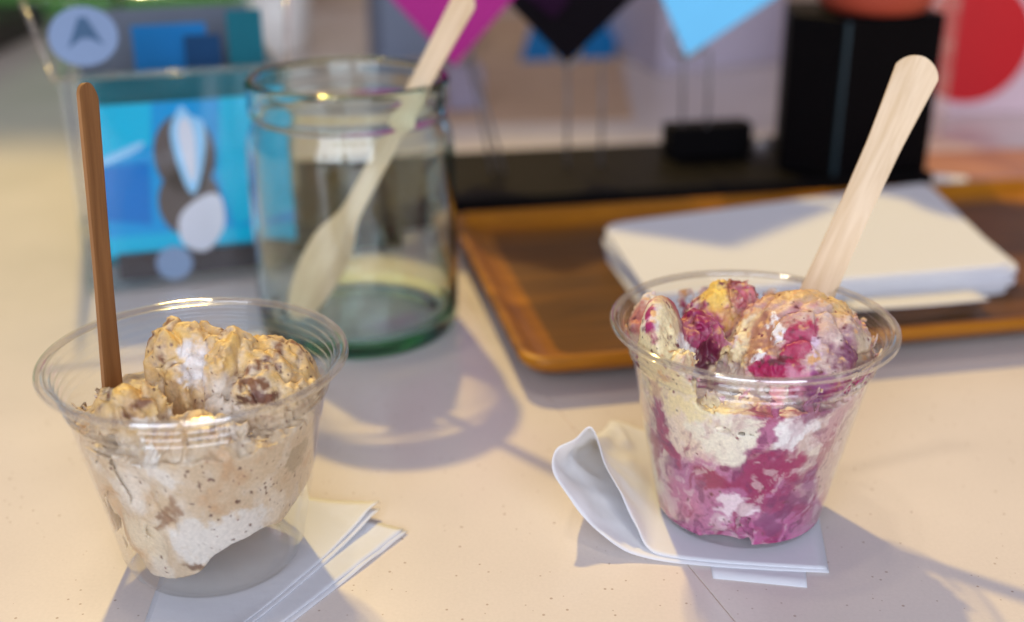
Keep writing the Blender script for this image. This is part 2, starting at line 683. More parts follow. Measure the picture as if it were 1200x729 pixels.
def ell(p, c, r, rot=(0, 0, 0)):
    q = p - np.array(c)
    if any(rot):
        m = np.array(Matrix.Rotation(R(rot[2]), 3, 'Z') @ Matrix.Rotation(R(rot[1]), 3, 'Y') @ Matrix.Rotation(R(rot[0]), 3, 'X'))
        q = q @ m
    r = np.array(r)
    k0 = np.linalg.norm(q / r, axis=-1)
    k1 = np.linalg.norm(q / (r * r), axis=-1)
    return k0 * (k0 - 1) / np.maximum(k1, 1e-6)


def smin(a, b, k):
    hh = np.clip(0.5 + 0.5 * (b - a) / k, 0, 1)
    return b * (1 - hh) + a * hh - k * hh * (1 - hh)


# clear cup wall (mm): radius of the inner face at height z
def cup_r(z):
    return np.where(z < 55, 27.2 + 0.205 * z, 38.48 + (z - 55) * 0.36)


def cup_dist(p, gap=0.25):
    r = np.hypot(p[..., 0], p[..., 1])
    z = p[..., 2]
    return np.maximum((r - cup_r(np.minimum(z, 66)) + gap) * 0.98, 2.6 - z)


def smear_film(nz, region, thr, zmax=63):
    """thin film of melted ice cream left on the inside of the wall"""
    def fn(G):
        S = np.full(G.shape[:3], 5.0, np.float32)
        c = cup_dist(G)
        m = (np.abs(c + 0.3) < 1.4) & (G[..., 2] > 4) & (G[..., 2] < zmax)
        P = G[m]
        q = P * np.array([1, 1, 0.45], np.float32)
        S[m] = np.maximum(np.maximum(c[m], -c[m] - 0.75), (thr - nz.fbm(q + 17, 0.17, 4, 0.6) - region(P)) * 3)
        return S
    return fn


def build_icecream(name, sdf, colour, h, seed, mat):
    """sdf(p) coarse mm field, detail(p, s) adds the torn texture in a narrow band"""
    lo = np.array([-44., -44., 0.])
    n = (int(88 / h), int(88 / h), int(92 / h))
    ax = [lo[i] + np.arange(n[i]) * h for i in range(3)]
    G = np.stack(np.meshgrid(*ax, indexing='ij'), -1).astype(np.float32)
    ax2 = [lo[i] + np.arange(n[i] // 2 + 2) * 2 * h for i in range(3)]
    S = sdf[0](np.stack(np.meshgrid(*ax2, indexing='ij'), -1).astype(np.float32)).astype(np.float32)
    for a_ in range(3):                       # linear refinement of the smooth field
        S = np.moveaxis(S, a_, 0)
        T = np.empty((S.shape[0] * 2 - 1,) + S.shape[1:], np.float32)
        T[0::2] = S
        T[1::2] = (S[:-1] + S[1:]) * 0.5
        S = np.moveaxis(T[:n[a_]], 0, a_)
    S = np.ascontiguousarray(S)
    band = np.abs(S) < 6.5
    S[band] = sdf[1](G[band], S[band])
    S = np.maximum(S, cup_dist(G))
    if len(sdf) > 2:
        S = np.minimum(S, sdf[2](G))
    S[0], S[-1] = 1, 1
    S[:, 0], S[:, -1] = 1, 1
    S[:, :, 0], S[:, :, -1] = 1, 1
    V, F = surface_nets(S, lo, h)
    lab = np.arange(len(V))                   # drop crumbs that float free
    ea, eb = F[:, [0, 1, 2, 3]].ravel(), F[:, [1, 2, 3, 0]].ravel()
    for _ in range(60):
        m_ = np.minimum(lab[ea], lab[eb])
        old = lab.copy()
        np.minimum.at(lab, ea, m_)
        np.minimum.at(lab, eb, m_)
        lab = lab[lab]
        if (lab == old).all():
            break
    bc_ = np.bincount(lab, minlength=len(V))
    near = cup_dist(V.astype(np.float32)) > -0.9
    okc = np.bincount(lab, weights=near, minlength=len(V)) > 0.8 * bc_
    keep = (lab == bc_.argmax()) | (okc[lab] & (bc_[lab] > 40))
    new = np.cumsum(keep) - 1
    F = new[F[keep[F].all(1)]]
    V = V[keep]
    me = bpy.data.meshes.new(name)
    me.vertices.add(len(V))
    me.vertices.foreach_set("co", (V * 0.001).astype(np.float32).ravel())
    me.loops.add(F.size)
    me.loops.foreach_set("vertex_index", F.astype(np.int32).ravel())
    me.polygons.add(len(F))
    me.polygons.foreach_set("loop_start", np.arange(0, F.size, 4, dtype=np.int32))
    me.polygons.foreach_set("use_smooth", np.ones(len(F), bool))
    me.update(calc_edges=True)
    C = np.ones((len(V), 4), np.float32)
    C[:, :3] = colour(V.astype(np.float32))
    ca = me.color_attributes.new("Col", 'FLOAT_COLOR', 'POINT')
    ca.data.foreach_set("color", C.ravel())
    me.materials.append(mat)
    o = bpy.data.objects.new(name, me)
    COL.objects.link(o)
    return o


def paint(C, P, nz, patches, warp=2.2, wscale=0.22):
    """each patch: centre, radii, tilt in the xz plane, colour, softness. The patches are blended over the base colour."""
    W = np.stack([nz.fbm(P + 11, wscale, 5, 0.62), nz.fbm(P + 31, wscale, 5, 0.62), nz.fbm(P + 57, wscale, 5, 0.62)], -1) * warp
    Q = P + W
    edge = nz.fbm(P + 83, 0.5, 3, 0.6) * 0.13
    for c, r, tilt, col, soft in patches:
        q = Q - np.array(c, np.float32)
        a = R(tilt)
        x = q[:, 0] * math.cos(a) + q[:, 2] * math.sin(a)
        z = -q[:, 0] * math.sin(a) + q[:, 2] * math.cos(a)
        d = np.sqrt((x / r[0]) ** 2 + (q[:, 1] / r[1]) ** 2 + (z / r[2]) ** 2)
        w = np.clip((1 - d + edge) / (soft * 1.5) + 0.5, 0, 1)[:, None]
        w = w * w * (3 - 2 * w) * 0.94
        C[:] = C * (1 - w) + np.array(lin(*col)) * w
    return C


def mixc(C, w, col):
    w = np.clip(w, 0, 1)[:, None]
    C[:] = C * (1 - w) + np.array(lin(*col)) * w


# ------------------------------------------------------------------ the two plastic cups
def make_cup(loc, rz):
    t = empty("plastic_cup", loc)
    t.rotation_euler.z = rz
    t.scale = CUP_SCALE
    prof = []          # outer face from the centre of the base upward, in mm
    prof += [(0.0, 2.0), (14, 1.9), (20.5, 1.7), (22.5, 0.6), (23.6, 0.05), (24.8, 0.0), (26.0, 0.5), (26.9, 1.6), (27.4, 3.0)]
    for k in range(1, 18):
        z = 3 + k * 3.0
        prof.append((27.2 + 0.205 * z + 0.25, z))
    # stacking ribs under the lip
    z = 55.0
    rr = 38.75
    for k in range(4):
        prof += [(rr + 0.05, z + 0.2), (rr + 0.7, z + 0.5), (rr + 1.05, z + 0.95), (rr + 1.05, z + 1.35), (rr + 0.75, z + 1.8), (rr + 0.6, z + 2.2)]
        rr += 0.72
        z += 2.45
    prof += [(41.9, 65.1), (42.9, 65.7)]
    # the wall as a sheet with two faces
    th = 0.32
    inner = []
    for i, (r_, z_) in enumerate(prof):
        a = prof[max(i - 1, 0)]
        b = prof[min(i + 1, len(prof) - 1)]
        tx, tz = b[0] - a[0], b[1] - a[1]
        l = math.hypot(tx, tz)
        nx_, nz_ = -tz / l, tx / l
        inner.append((max(r_ + nx_ * th, 0.0), z_ + nz_ * th))
    loop = prof + inner[::-1]
    loop = [(max(r_, 0.001) * 0.001, z_ * 0.001) for r_, z_ in loop]
    v, f = lathe(loop, 160)
    wall = mesh_obj("cup_wall", v, f, M['cup'], t)
    # rolled lip: the sheet curls over and back under itself
    crl = [(42.9, 65.7), (43.4, 66.35), (44.0, 66.85), (44.7, 67.1), (45.35, 66.95), (45.85, 66.5), (46.05, 65.85), (45.95, 65.2), (45.6, 64.75), (45.1, 64.55), (44.6, 64.65)]
    inn = []
    for i, (r_, z_) in enumerate(crl):
        a = crl[max(i - 1, 0)]
        b = crl[min(i + 1, len(crl) - 1)]
        tx, tz = b[0] - a[0], b[1] - a[1]
        l = math.hypot(tx, tz)
        inn.append((r_ + tz / l * 0.42, z_ - tx / l * 0.42))
    v, f = lathe([(a * 0.001, b * 0.001) for a, b in crl + inn[::-1]], 160, True)
    rim = mesh_obj("rolled_lip", v, f, M['cuprim'], t)
    return t


CL = Vector((-0.0942, 0.3233, 0.0012))
CR = Vector((0.0765, 0.3497, 0.0012))
CUP_SCALE = (0.986, 0.986, 1.037)
cupL = make_cup(CL, 0.3)
tag(cupL, "clear plastic cup holding beige nut ice cream, on the flat folded napkin", "cup", "clear plastic ice cream cups")
cupR = make_cup(CR, 1.1)
tag(cupR, "clear plastic cup holding pink berry ice cream, on the curled napkin", "cup", "clear plastic ice cream cups")

# ------------------------------------------------------------------ ice cream, left: beige with dark flecks
nA = Noise(3)
nB = Noise(8)


def sL0(G):
    x, y, z = G[..., 0], G[..., 1], G[..., 2]
    body = np.maximum(z - 50, (9 + np.maximum(0, x + 7) * 0.45 + np.maximum(0, -x - 12) * 0.9 - z) * 0.85)
    body = np.maximum(body, np.hypot(x - 5, y - 2) - 34 - np.clip(z - 20, -10, 30) * 0.22)
    s = body
    s = smin(s, ell(G, (-1.5, 3, 57.5), (13, 12.5, 17), (0, -8, 0)), 2.5)
    s = smin(s, ell(G, (8.5, 0, 59), (9, 10.5, 14.5), (0, 14, 0)), 1.2)
    s = smin(s, ell(G, (17, 4, 46), (21.5, 23, 23), (0, 14, 0)), 2.0)
    s = smin(s, ell(G, (-13.5, -21, 57), (10, 8.5, 9), (0, 20, 20)), 1.5)
    s = smin(s, ell(G, (-20, -14, 52), (8, 8, 8)), 2.0)
    s = smin(s, ell(G, (5, -26, 50), (16, 9, 9)), 1.8)
    # dark clefts between the pieces
    s = np.maximum(s, -ell(G, (-4.5, -15.5, 57), (9, 4.0, 9), (0, 10, 10)))
    s = np.maximum(s, -ell(G, (3.0, -11.5, 66), (1.8, 4.5, 11), (0, 12, 0)))
    s = np.maximum(s, -ell(G, (-7.0, -10.5, 68), (1.3, 4.0, 9), (0, -10, 0)))
    s = np.maximum(s, -ell(G, (13.5, -13.0, 62), (1.4, 5.0, 8), (0, 22, 0)))
    s = np.maximum(s, -ell(G, (22, -18.5, 58), (8, 3.0, 1.3), (0, 32, 10)))
    s = np.maximum(s, -ell(G, (27, -14.5, 59), (8, 3.0, 1.1), (0, 36, 20)))
    s = np.maximum(s, -ell(G, (10, -20, 54), (12, 4.0, 1.5), (0, 8, 0)))
    # hollows against the wall
    s = np.maximum(s, -ell(G, (-4, -36, 29), (3.0, 5, 9), (0, -28, 0)))
    s = np.maximum(s, -ell(G, (-12, -38, 50), (10, 3.0, 3.0), (0, 40, 0)))
    s = np.maximum(s, -ell(G, (1, -31, 17), (4, 4, 2.5), (0, -20, 0)))
    return s


def sL1(P, s):
    top = np.clip((P[:, 2] - 46) / 8, 0, 1)
    q = P * np.array([1, 1, 0.55], np.float32)
    wv = np.stack([nB.fbm(P + 4, 0.08, 2), nB.fbm(P + 9, 0.08, 2), nB.fbm(P + 14, 0.08, 2)], -1) * 4
    big = nA.fbm(P, 0.07, 2) * 2.0
    fold = np.abs(nA.fbm(q + wv, 0.13, 2, 0.4))          # creased folds
    tear = nA.fbm(q, 0.26, 2, 0.5)
    crumb = np.abs(nB.fbm(P, 0.40, 2, 0.5))
    zone = np.clip(nA.fbm(P + 50, 0.09, 2) * 2.5 + 0.35, 0, 1)
    smooth_back = np.clip((P[:, 1] - 2 + (P[:, 0] - 12) * 0.25) / 8, 0, 1) * np.clip((P[:, 0] - 5) / 8, 0, 1)
    k = top * (1 - 0.65 * smooth_back)
    s = s + big * 0.8 + nB.fbm(P + 60, 0.10, 2, 0.5) * 1.8 * (1 - top) + tear * 1.0 * (0.3 + k * 0.8) + (0.55 - np.minimum(fold, 0.45) * 2.6) * 2.1 * k - (crumb - 0.25) * 1.5 * k * zone
    s = s + nB.fbm(P, 1.0, 2) * 0.14 * (0.3 + k * (0.3 + zone))
    return s


def cL(P):
    P = P + np.array([0, 0, 1], np.float32) * (np.clip((P[:, 2:3] - 54) / 10, 0, 1) * 4)      # patches of the top follow its height
    x, y, z = P[:, 0], P[:, 1], P[:, 2]
    C = np.tile(np.array(lin(202, 180, 150), np.float32), (len(P), 1))
    f1 = nA.fbm(P, 0.11, 4)
    mixc(C, (f1 - 0.15) * 2, (214, 200, 180))
    mixc(C, (-f1 - 0.2) * 2, (194, 160, 122))
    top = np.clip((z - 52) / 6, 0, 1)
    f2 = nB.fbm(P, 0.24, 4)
    mixc(C, top * (f2 * 0.7 + 0.40), (216, 184, 128))  # warm lamp light on the tops, put into the colour
    mixc(C, np.clip((z - 60) / 9, 0, 1) * (f2 * 0.6 + 0.45), (226, 184, 104))  # stronger yellow of the same painted light higher up
    mixc(C, top * (-f2 - 0.40) * 2.2, (140, 100, 72))
    white = (220, 214, 205)
    patches = [
        ((-5, -37, 48), (9.5, 12, 2.6), -42, white, 0.25),
        ((-14, -33, 38), (6, 10, 9), -20, (216, 206, 192), 0.5),
        ((-13, -30, 22), (9, 10, 7), 0, (218, 204, 178), 0.5),
        ((13, -30, 23), (15, 10, 7.0), 18, white, 0.2),
        ((3, -33, 25), (6, 10, 6.5), 0, white, 0.25),
        ((-4, -34, 31), (2.2, 7, 8), -25, (150, 116, 86), 0.5),  # darker brown over the carved hollow
        ((1, -31, 14), (3.5, 6, 2.0), -20, (120, 88, 62), 0.5),  # darker brown over the lower hollow
        ((32, -17, 42), (3.6, 8, 5), -15, (166, 146, 118), 0.3),
        ((4, -38, 57), (12, 6, 3.0), 0, (186, 156, 116), 0.5),
        ((1.0, -8, 69), (4.2, 9, 8), 14, (226, 220, 216), 0.5),
        ((10, -13, 62), (4, 8, 9), 10, (216, 202, 184), 0.6),
        ((12, -20, 55), (8, 8, 3), 20, (220, 208, 194), 0.6),
        ((-9, -27, 59), (3.4, 5, 3), 0, (228, 220, 210), 0.4),
        ((-7, -25, 52), (3.0, 6, 3.5), 0, (196, 184, 90), 0.35),
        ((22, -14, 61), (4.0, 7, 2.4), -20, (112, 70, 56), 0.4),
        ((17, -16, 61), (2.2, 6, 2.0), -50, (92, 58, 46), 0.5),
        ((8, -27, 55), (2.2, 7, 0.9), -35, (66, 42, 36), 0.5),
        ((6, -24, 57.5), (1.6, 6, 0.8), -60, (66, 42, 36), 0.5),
    ]
    paint(C, P, nB, patches, 2.0, 0.25)
    # chocolate flecks
    sp = nA.fbm(P + 91, 0.62, 2)
    dens = nB.fbm(P, 0.09, 2) * 0.25
    mixc(C, (sp - 0.84 + dens) * 5, (104, 72, 56))
    sp2 = nB.fbm(P + 40, 0.95, 2)
    mixc(C, (sp2 - 0.95) * 6, (120, 64, 58))
    return C


M['ice_beige'] = icecream_material("nut_ice_cream")
M['ice_berry'] = icecream_material("berry_ice_cream")
H_GRID = 0.55
regL = lambda P: np.clip((-P[:, 0] - 4) / 25, -0.3, 0.5) * 0.7 + np.clip((P[:, 2] - 20) / 60, -0.3, 0.4) - np.clip(P[:, 1] / 20, 0, 1)
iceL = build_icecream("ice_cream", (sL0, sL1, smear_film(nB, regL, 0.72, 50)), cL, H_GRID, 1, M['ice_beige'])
iceL.location = CL
iceL.scale = CUP_SCALE
tag(iceL, "beige ice cream with chocolate flecks and torn top tinted yellow for warm light, inside the cup", "ice cream", "ice cream portions")

# ------------------------------------------------------------------ ice cream, right: cream, berry and crumbs
nC = Noise(21)
nD = Noise(34)


def sR0(G):
    x, y, z = G[..., 0], G[..., 1], G[..., 2]
    s = np.maximum(z - 51, -50)
    s = smin(s, ell(G, (-29.5, -11, 59), (7.5, 17, 19), (8, -12, -16)), 1.2)      # pale flake
    s = smin(s, ell(G, (-24.5, -23, 54), (6, 9, 13), (0, -18, -20)), 1.5)
    s = smin(s, ell(G, (-31, 10, 57), (7, 10, 12)), 2.0)
    s = smin(s, ell(G, (-18, -2, 58), (8, 12, 12), (0, 10, 0)), 1.5)
    s = smin(s, ell(G, (-10, 13, 62), (8, 8, 12), (0, 10, 0)), 1.5)
    s = smin(s, ell(G, (-2, 14, 58), (9, 8, 14)), 1.5)
    s = smin(s, ell(G, (15, -3, 51), (24, 23, 23.5), (0, 12, 0)), 1.5)         # dome
    s = np.maximum(s, -ell(G, (-16.5, -22, 60), (5.5, 14, 10), (0, 16, -8)))
    s = np.maximum(s, -ell(G, (-12.0, -27, 3.2), (9, 5.5, 4.0)))
    s = np.maximum(s, -ell(G, (-3.5, -31, 4.0), (5, 4.5, 3.0)))
    s = np.maximum(s, -ell(G, (33, -20, 57), (6, 9, 7)))
    return s


def sR1(P, s):
    x, y, z = P[:, 0], P[:, 1], P[:, 2]
    top = np.clip((z - 46) / 8, 0, 1)
    crumbzone = np.clip(nD.fbm(P, 0.085, 3) * 2.0 + 0.55, 0.15, 1)
    flake = np.clip(1.4 - np.abs(ell(P, (-29.5, -11, 59), (7.5, 17, 19), (8, -12, -16))) * 0.5, 0, 1) * (x < -22)
    k = top * crumbzone * (1 - 0.8 * flake)
    s = s + nC.fbm(P, 0.07, 2) * 1.5 * (0.2 + 0.8 * top)
    fold = np.abs(nC.fbm(P * np.array([0.7, 1, 1], np.float32) + nD.fbm(P, 0.08, 2)[:, None] * 3, 0.14, 2, 0.4))
    s = s + (0.5 - np.minimum(fold, 0.45) * 2.4) * 1.3 * top * (1 - 0.8 * flake) + nC.fbm(P, 0.26, 2) * 0.6 * (0.25 + k)
    s = s - (np.abs(nD.fbm(P, 0.42, 2, 0.5)) - 0.25) * 1.8 * k
    s = s + nD.fbm(P, 1.0, 2) * 0.16 * (0.3 + k)
    # pockets against the plastic
    s = np.maximum(s, (nC.fbm(P + 77, 0.16, 3) - 0.62) * 5 * (1 - top) - 0.1)
    return s


def cR(P):
    P = P + np.array([0, 0, 1], np.float32) * (np.clip((P[:, 2:3] - 54) / 10, 0, 1) * 3 * (P[:, 0:1] > -14))
    x, y, z = P[:, 0], P[:, 1], P[:, 2]
    C = np.tile(np.array(lin(226, 206, 192), np.float32), (len(P), 1))
    W = np.stack([nC.fbm(P + 5, 0.1, 3), nC.fbm(P + 15, 0.1, 3), nC.fbm(P + 25, 0.1, 3)], -1) * 7
    a = R(35)
    Q = P + W
    Q = np.stack([(Q[:, 0] * math.cos(a) - Q[:, 2] * math.sin(a)) * 1.5, Q[:, 1], (Q[:, 0] * math.sin(a) + Q[:, 2] * math.cos(a)) * 0.5], -1)
    f1 = nC.fbm(Q, 0.10, 5, 0.55)
    mixc(C, (f1 - 0.05) * 3, (204, 140, 172))
    mixc(C, (f1 - 0.40) * 3, (168, 46, 102))
    mixc(C, (-f1 - 0.22) * 3, (236, 226, 208))
    cream = (243, 226, 176)
    white = (242, 238, 238)
    mag = (178, 38, 98)
    berry = (112, 22, 58)
    lav = (196, 134, 170)
    tan = (196, 150, 122)
    patches = [
        # seen through the front of the cup
        ((0, -26, 8), (40, 20, 13), 0, (188, 106, 148), 0.4),
        ((-16, -28, 24), (18, 14, 11), 0, (184, 108, 152), 0.5),
        ((8, -32, 24), (22, 14, 11), 0, (176, 98, 142), 0.5),
        ((20, -28, 36), (14, 12, 17), 20, (204, 176, 166), 0.6),
        ((-27, -22, 44), (9, 12, 15), 15, (238, 218, 196), 0.35),
        ((-13, -33, 43), (13, 10, 8.5), -20, (240, 234, 216), 0.22),
        ((-20, -30, 53), (8, 8, 6), -30, (240, 226, 180), 0.3),
        ((-31, -15, 42), (1.7, 8, 10), 18, mag, 0.4),
        ((-27.5, -19.5, 32), (2.8, 8, 6.5), 22, (176, 50, 104), 0.3),
        ((-5, -39, 60), (5.5, 7, 6), 0, (228, 140, 152), 0.4),
        ((9, -38, 57), (8, 7, 5), 0, (158, 104, 132), 0.4),
        ((5, -36, 44), (8.5, 8, 4.2), 8, white, 0.2),
        ((11, -35, 46), (4, 8, 3), -30, (238, 230, 230), 0.25),
        ((2, -36, 51), (3.0, 8, 3.0), 0, (178, 70, 118), 0.35),
        ((-14, -30, 26), (6.5, 9, 2.8), -8, (150, 22, 80), 0.4),
        ((2, -33, 30), (11, 9, 4.0), 18, (162, 24, 88), 0.4),
        ((0, -33, 24), (3, 9, 4), -30, (166, 36, 96), 0.3),
        ((-22, -19, 15), (7, 9, 6), 0, (196, 118, 154), 0.5),
        ((-6, -31, 17), (6.5, 8, 4.6), 0, (238, 218, 226), 0.2),
        ((10, -29, 20), (4, 8, 4), 0, (170, 104, 134), 0.4),
        ((17, -26, 27), (4, 8, 5), 0, (168, 110, 140), 0.4),
        ((18, -30, 38), (2.6, 8, 7), -42, (236, 222, 204), 0.3),
        ((5, -29, 8), (13, 9, 4.6), 0, (186, 92, 142), 0.5),
        ((-1.5, -36, 46), (3.0, 9, 11), -14, (182, 96, 142), 0.35),
        ((13, -36, 53), (9, 9, 5), 10, (146, 92, 122), 0.45),
        ((22, -30, 44), (6, 9, 9), -30, (196, 150, 158), 0.5),
        ((-29, -18, 36), (3.2, 9, 13), 20, (166, 34, 92), 0.35),
        # top: pale flake, crumbs, sponge, dome
        ((-31, -12, 64), (8.0, 18, 16), -12, cream, 0.25),
        ((-25, -23, 57), (6.5, 10, 11), -18, cream, 0.3),
        ((-37, 4, 66), (4, 9, 6), 0, (206, 130, 120), 0.5),
        ((-24, 1, 74), (6, 9, 4), 0, (176, 92, 100), 0.5),
        ((-17, -2, 64), (9, 12, 9), 0, (150, 34, 82), 0.3),
        ((-12, 2, 66), (4, 8, 6), 0, (186, 66, 142), 0.35),
        ((-16, -13, 58), (6, 9, 8), 0, (98, 26, 52), 0.4),
        ((-22, -14, 60), (2.2, 8, 8), 18, (238, 234, 226), 0.3),
        ((-9, 12, 71), (8, 9, 10), 0, (240, 200, 92), 0.3),
        ((-2, 14, 73), (4, 7, 4), 0, (146, 76, 70), 0.5),
        ((2, 10, 72), (5, 7, 4), 0, (214, 96, 116), 0.4),
        ((14, -4, 66), (22, 22, 14), 0, (202, 166, 150), 0.4),
        ((-7, -10, 63), (2.8, 16, 14), -38, (243, 226, 180), 0.3),
        ((1, -12, 67), (6, 9, 8), -30, (176, 126, 100), 0.5),
        ((14, 4, 79), (16, 12, 5), 0, (214, 176, 122), 0.45),
        ((24, 0, 73), (9, 12, 5), 20, (222, 190, 130), 0.4),
        ((24, -12, 63), (9, 12, 8), 20, (126, 62, 98), 0.4),
        ((31, -6, 64), (6, 12, 7), 20, (206, 186, 156), 0.4),
        ((5, -24, 58), (10, 10, 6), 0, (214, 130, 160), 0.4),
        ((9.5, -14, 66), (4.8, 12, 11), -24, (172, 14, 78), 0.22),
        ((2.5, -22, 58.5), (6.5, 9, 4.6), -30, (176, 20, 84), 0.25),
        ((15, -17, 64), (2.6, 9, 6), -8, (226, 196, 212), 0.3),
        ((16, -22, 58), (5.5, 9, 5.5), 0, (150, 58, 124), 0.35),
        ((5.2, -13, 71), (2.4, 6, 2.4), 0, (246, 244, 244), 0.2),
        ((-1, -20, 64), (1.6, 6, 1.6), 0, white, 0.3),
    ]
    paint(C, P, nD, patches, 2.6, 0.13)
    # streaks of berry and cream pulled through everything
    low_ = 1 - 0.8 * np.clip((z - 53) / 6, 0, 1)
    pinkish = np.clip((C[:, 0] - C[:, 1]) * 3.0, 0, 1)
    mixc(C, np.clip((f1 - 0.16) * 2.4, 0, 0.75) * (0.25 + 0.75 * pinkish) * low_, (150, 26, 84))
    f3 = nD.fbm(Q + 40, 0.16, 4, 0.6)
    mixc(C, np.clip((f3 - 0.45) * 1.8, 0, 0.4) * low_, (236, 222, 218))
    mixc(C, np.clip((-f3 - 0.25) * 2.2, 0, 0.7) * pinkish * low_, (120, 40, 92))
    top = np.clip((z - 54) / 6, 0, 1)
    f2 = nD.fbm(P + 3, 0.35, 3)
    mixc(C, top * (f2 - 0.5) * 2.5, (222, 172, 120))
    mixc(C, top * (-f2 - 0.6) * 2.5, (112, 52, 62))
    sp = nC.fbm(P + 71, 0.6, 2)
    mixc(C, (sp - 0.90) * 6, (122, 44, 66))
    mixc(C, (nD.fbm(P + 19, 0.8, 2) - 0.98) * 6, (92, 66, 52))
    return C


regR = lambda P: np.clip((P[:, 2] - 46) / 20, -0.2, 0.5) * 0.8
iceR = build_icecream("ice_cream", (sR0, sR1, smear_film(nD, regR, 0.62)), cR, H_GRID, 2, M['ice_berry'])
iceR.location = CR
iceR.scale = CUP_SCALE
tag(iceR, "cream and magenta berry ice cream with crumbs, inside the cup", "ice cream", "ice cream portions")


# ------------------------------------------------------------------ wooden spoons
def make_spoon(base, tip, face, width, mat, bowl=None, end_w=None, thick=1.5, bow=0.0):
    """base: buried / lower end, tip: handle end, face: direction the flat side looks at"""
    b, t = Vector(base), Vector(tip)
    Lm = (t - b).length * 1000
    ns, nc = 110, 14
    top, bot = [], []
    for i in range(ns + 1):
        t_ = i / ns                          # stations crowd towards both ends
        s = (0.5 - 0.5 * math.cos(math.pi * t_)) * Lm     # mm from the lower end
        e = Lm - s                           # mm to the handle end
        w = width / 2 * (0.93 + 0.07 * math.cos(s / Lm * 6.0))
        if end_w:
            w += (end_w - width) / 2 * max(0, 1 - e / 32) ** 1.2
        if e < (end_w or width) / 2:
            rr = (end_w or width) / 2
            w = min(w, math.sqrt(max(rr * rr - (rr - e) ** 2, 0.0)) + 0.02)
        dz = bow * math.sin(math.pi * s / Lm)
        cup_ = 0.0
        if bowl:
            bl, bw = bowl
            if s < bl:
                q = s / bl
                prof = math.sin(math.pi * min(1, q * 0.62 + 0.0) ** 0.62) ** 0.8 if q > 0 else 0
                k = max(0.0, min(1, (bl - s) / (bl * 0.38)))
                k = k * k * (3 - 2 * k)
                w = w * (1 - k) + bw / 2 * prof * k + 0.02
                cup_ = 3.2 * k * prof
        elif s < width / 2:
            rr = width / 2
            w = min(w, math.sqrt(max(rr * rr - (rr - s) ** 2, 0.0)) + 0.02)
        rt, rb = [], []
        for j in range(nc + 1):
            u = j / nc * 2 - 1
            edge = 1 - max(0, (abs(u) - 0.88) / 0.12) ** 2 * 0.35
            base_z = dz - cup_ * (1 - u * u)
            rt.append((s / 1000, u * w / 1000, (base_z + thick / 2 * edge) / 1000))
            rb.append((s / 1000, u * w / 1000, (base_z - thick / 2 * edge) / 1000))
        top.append(rt)
        bot.append(rb)
    V, F = [], []
    for row in top + bot:
        V += row
    n1 = nc + 1
    off = (ns + 1) * n1
    for i in range(ns):
        for j in range(nc):
            a = i * n1 + j
            F.append((a, a + n1, a + n1 + 1, a + 1))
            a += off
            F.append((a, a + 1, a + n1 + 1, a + n1))
    for i in range(ns):
        for j in (0, nc):
            a = i * n1 + j
            q = (a, a + n1, a + n1 + off, a + off)
            F.append(q if j == nc else q[::-1])
    for i in (0, ns):
        for j in range(nc):
            a = i * n1 + j
            q = (a, a + 1, a + 1 + off, a + off)
            F.append(q[::-1] if i == ns else q)
    o = mesh_obj("wooden_spoon", V, F, mat, None, True)
    es = o.modifiers.new("edges", 'EDGE_SPLIT')
    es.split_angle = R(45)
    X = (t - b).normalized()
    f = Vector(face)
    Z = (f - X * f.dot(X)).normalized()
    Y = Z.cross(X)
    m = Matrix((X, Y, Z)).transposed().to_4x4()
    m.translation = b
    o.matrix_world = m
    return o


def extend(entry, tip, below):
    e, t = Vector(entry), Vector(tip)
    return e - (t - e).normalized() * below


# right cup
eR, tR = (0.1027, 0.377, 0.066), (0.1372, 0.4005, 0.1437)
s1 = make_spoon(extend(eR, tR, 0.030), tR, (-0.10, -0.95, 0.30), 12.6, M['spoon'], None, 15.6, 1.5)
tag(s1, "pale flat wooden spoon standing in the pink berry ice cream", "spoon", "wooden spoons")
# left cup, seen from its narrow side
eL, tL = (-0.1195, 0.3215, 0.056), (-0.1287, 0.3605, 0.1432)
s2 = make_spoon(extend(eL, tL, 0.022), tL, (0.97, -0.20, 0.10), 10.4, M['spoon_shaded'], None, 10.4, 1.6)
tag(s2, "wooden spoon, coloured darker for shade, standing upright in the beige ice cream", "spoon", "wooden spoons")
# in the jar
s3 = make_spoon((-0.0985, 0.4965, 0.009), (-0.0172, 0.4905, 0.1530), (-0.35, -0.9, 0.25), 10.0, M['spoon'], (62, 21), 11.0, 1.6)
tag(s3, "pale wooden spoon leaning inside the glass jar, bowl down", "spoon", "wooden spoons")

# ------------------------------------------------------------------ glass jar
JC = Vector((-0.0704, 0.5115, 0.0))
jar = empty("glass_jar", JC)
tag(jar, "open greenish glass jar with screw neck, holding one wooden spoon", "jar")
outer = [(0.001, 3.0), (20, 2.6), (33, 1.6), (37, 0.3), (40, 0.2), (42.6, 1.0), (44.6, 3.2), (45.4, 6.5), (45.6, 12), (45.6, 30), (45.5, 60), (45.5, 84),
         (45.2, 88.5), (44.4, 92.5), (43.0, 95.8), (41.8, 98.0), (41.4, 99.4), (42.7, 100.4), (43.5, 101.8), (43.7, 104.0), (43.3, 106.6), (43.1, 109.0), (43.5, 111.4), (43.8, 113.2), (43.4, 114.9), (42.3, 115.9), (41.0, 116.0)]
inner_ = [(39.6, 115.4), (39.0, 114.0), (38.8, 108), (38.6, 101), (38.8, 98), (40.2, 95), (41.6, 92), (42.4, 88), (42.7, 84), (42.7, 50), (42.6, 16),
          (42.0, 11.5), (39.8, 8.4), (35, 7.2), (20, 7.8), (0.001, 8.2)]
v, f = lathe([(a * 0.001, b * 0.001) for a, b in outer + inner_], 128)
jb = mesh_obj("jar_body", v, f, M['jar'], jar)
ss = jb.modifiers.new("smooth", 'SUBSURF')
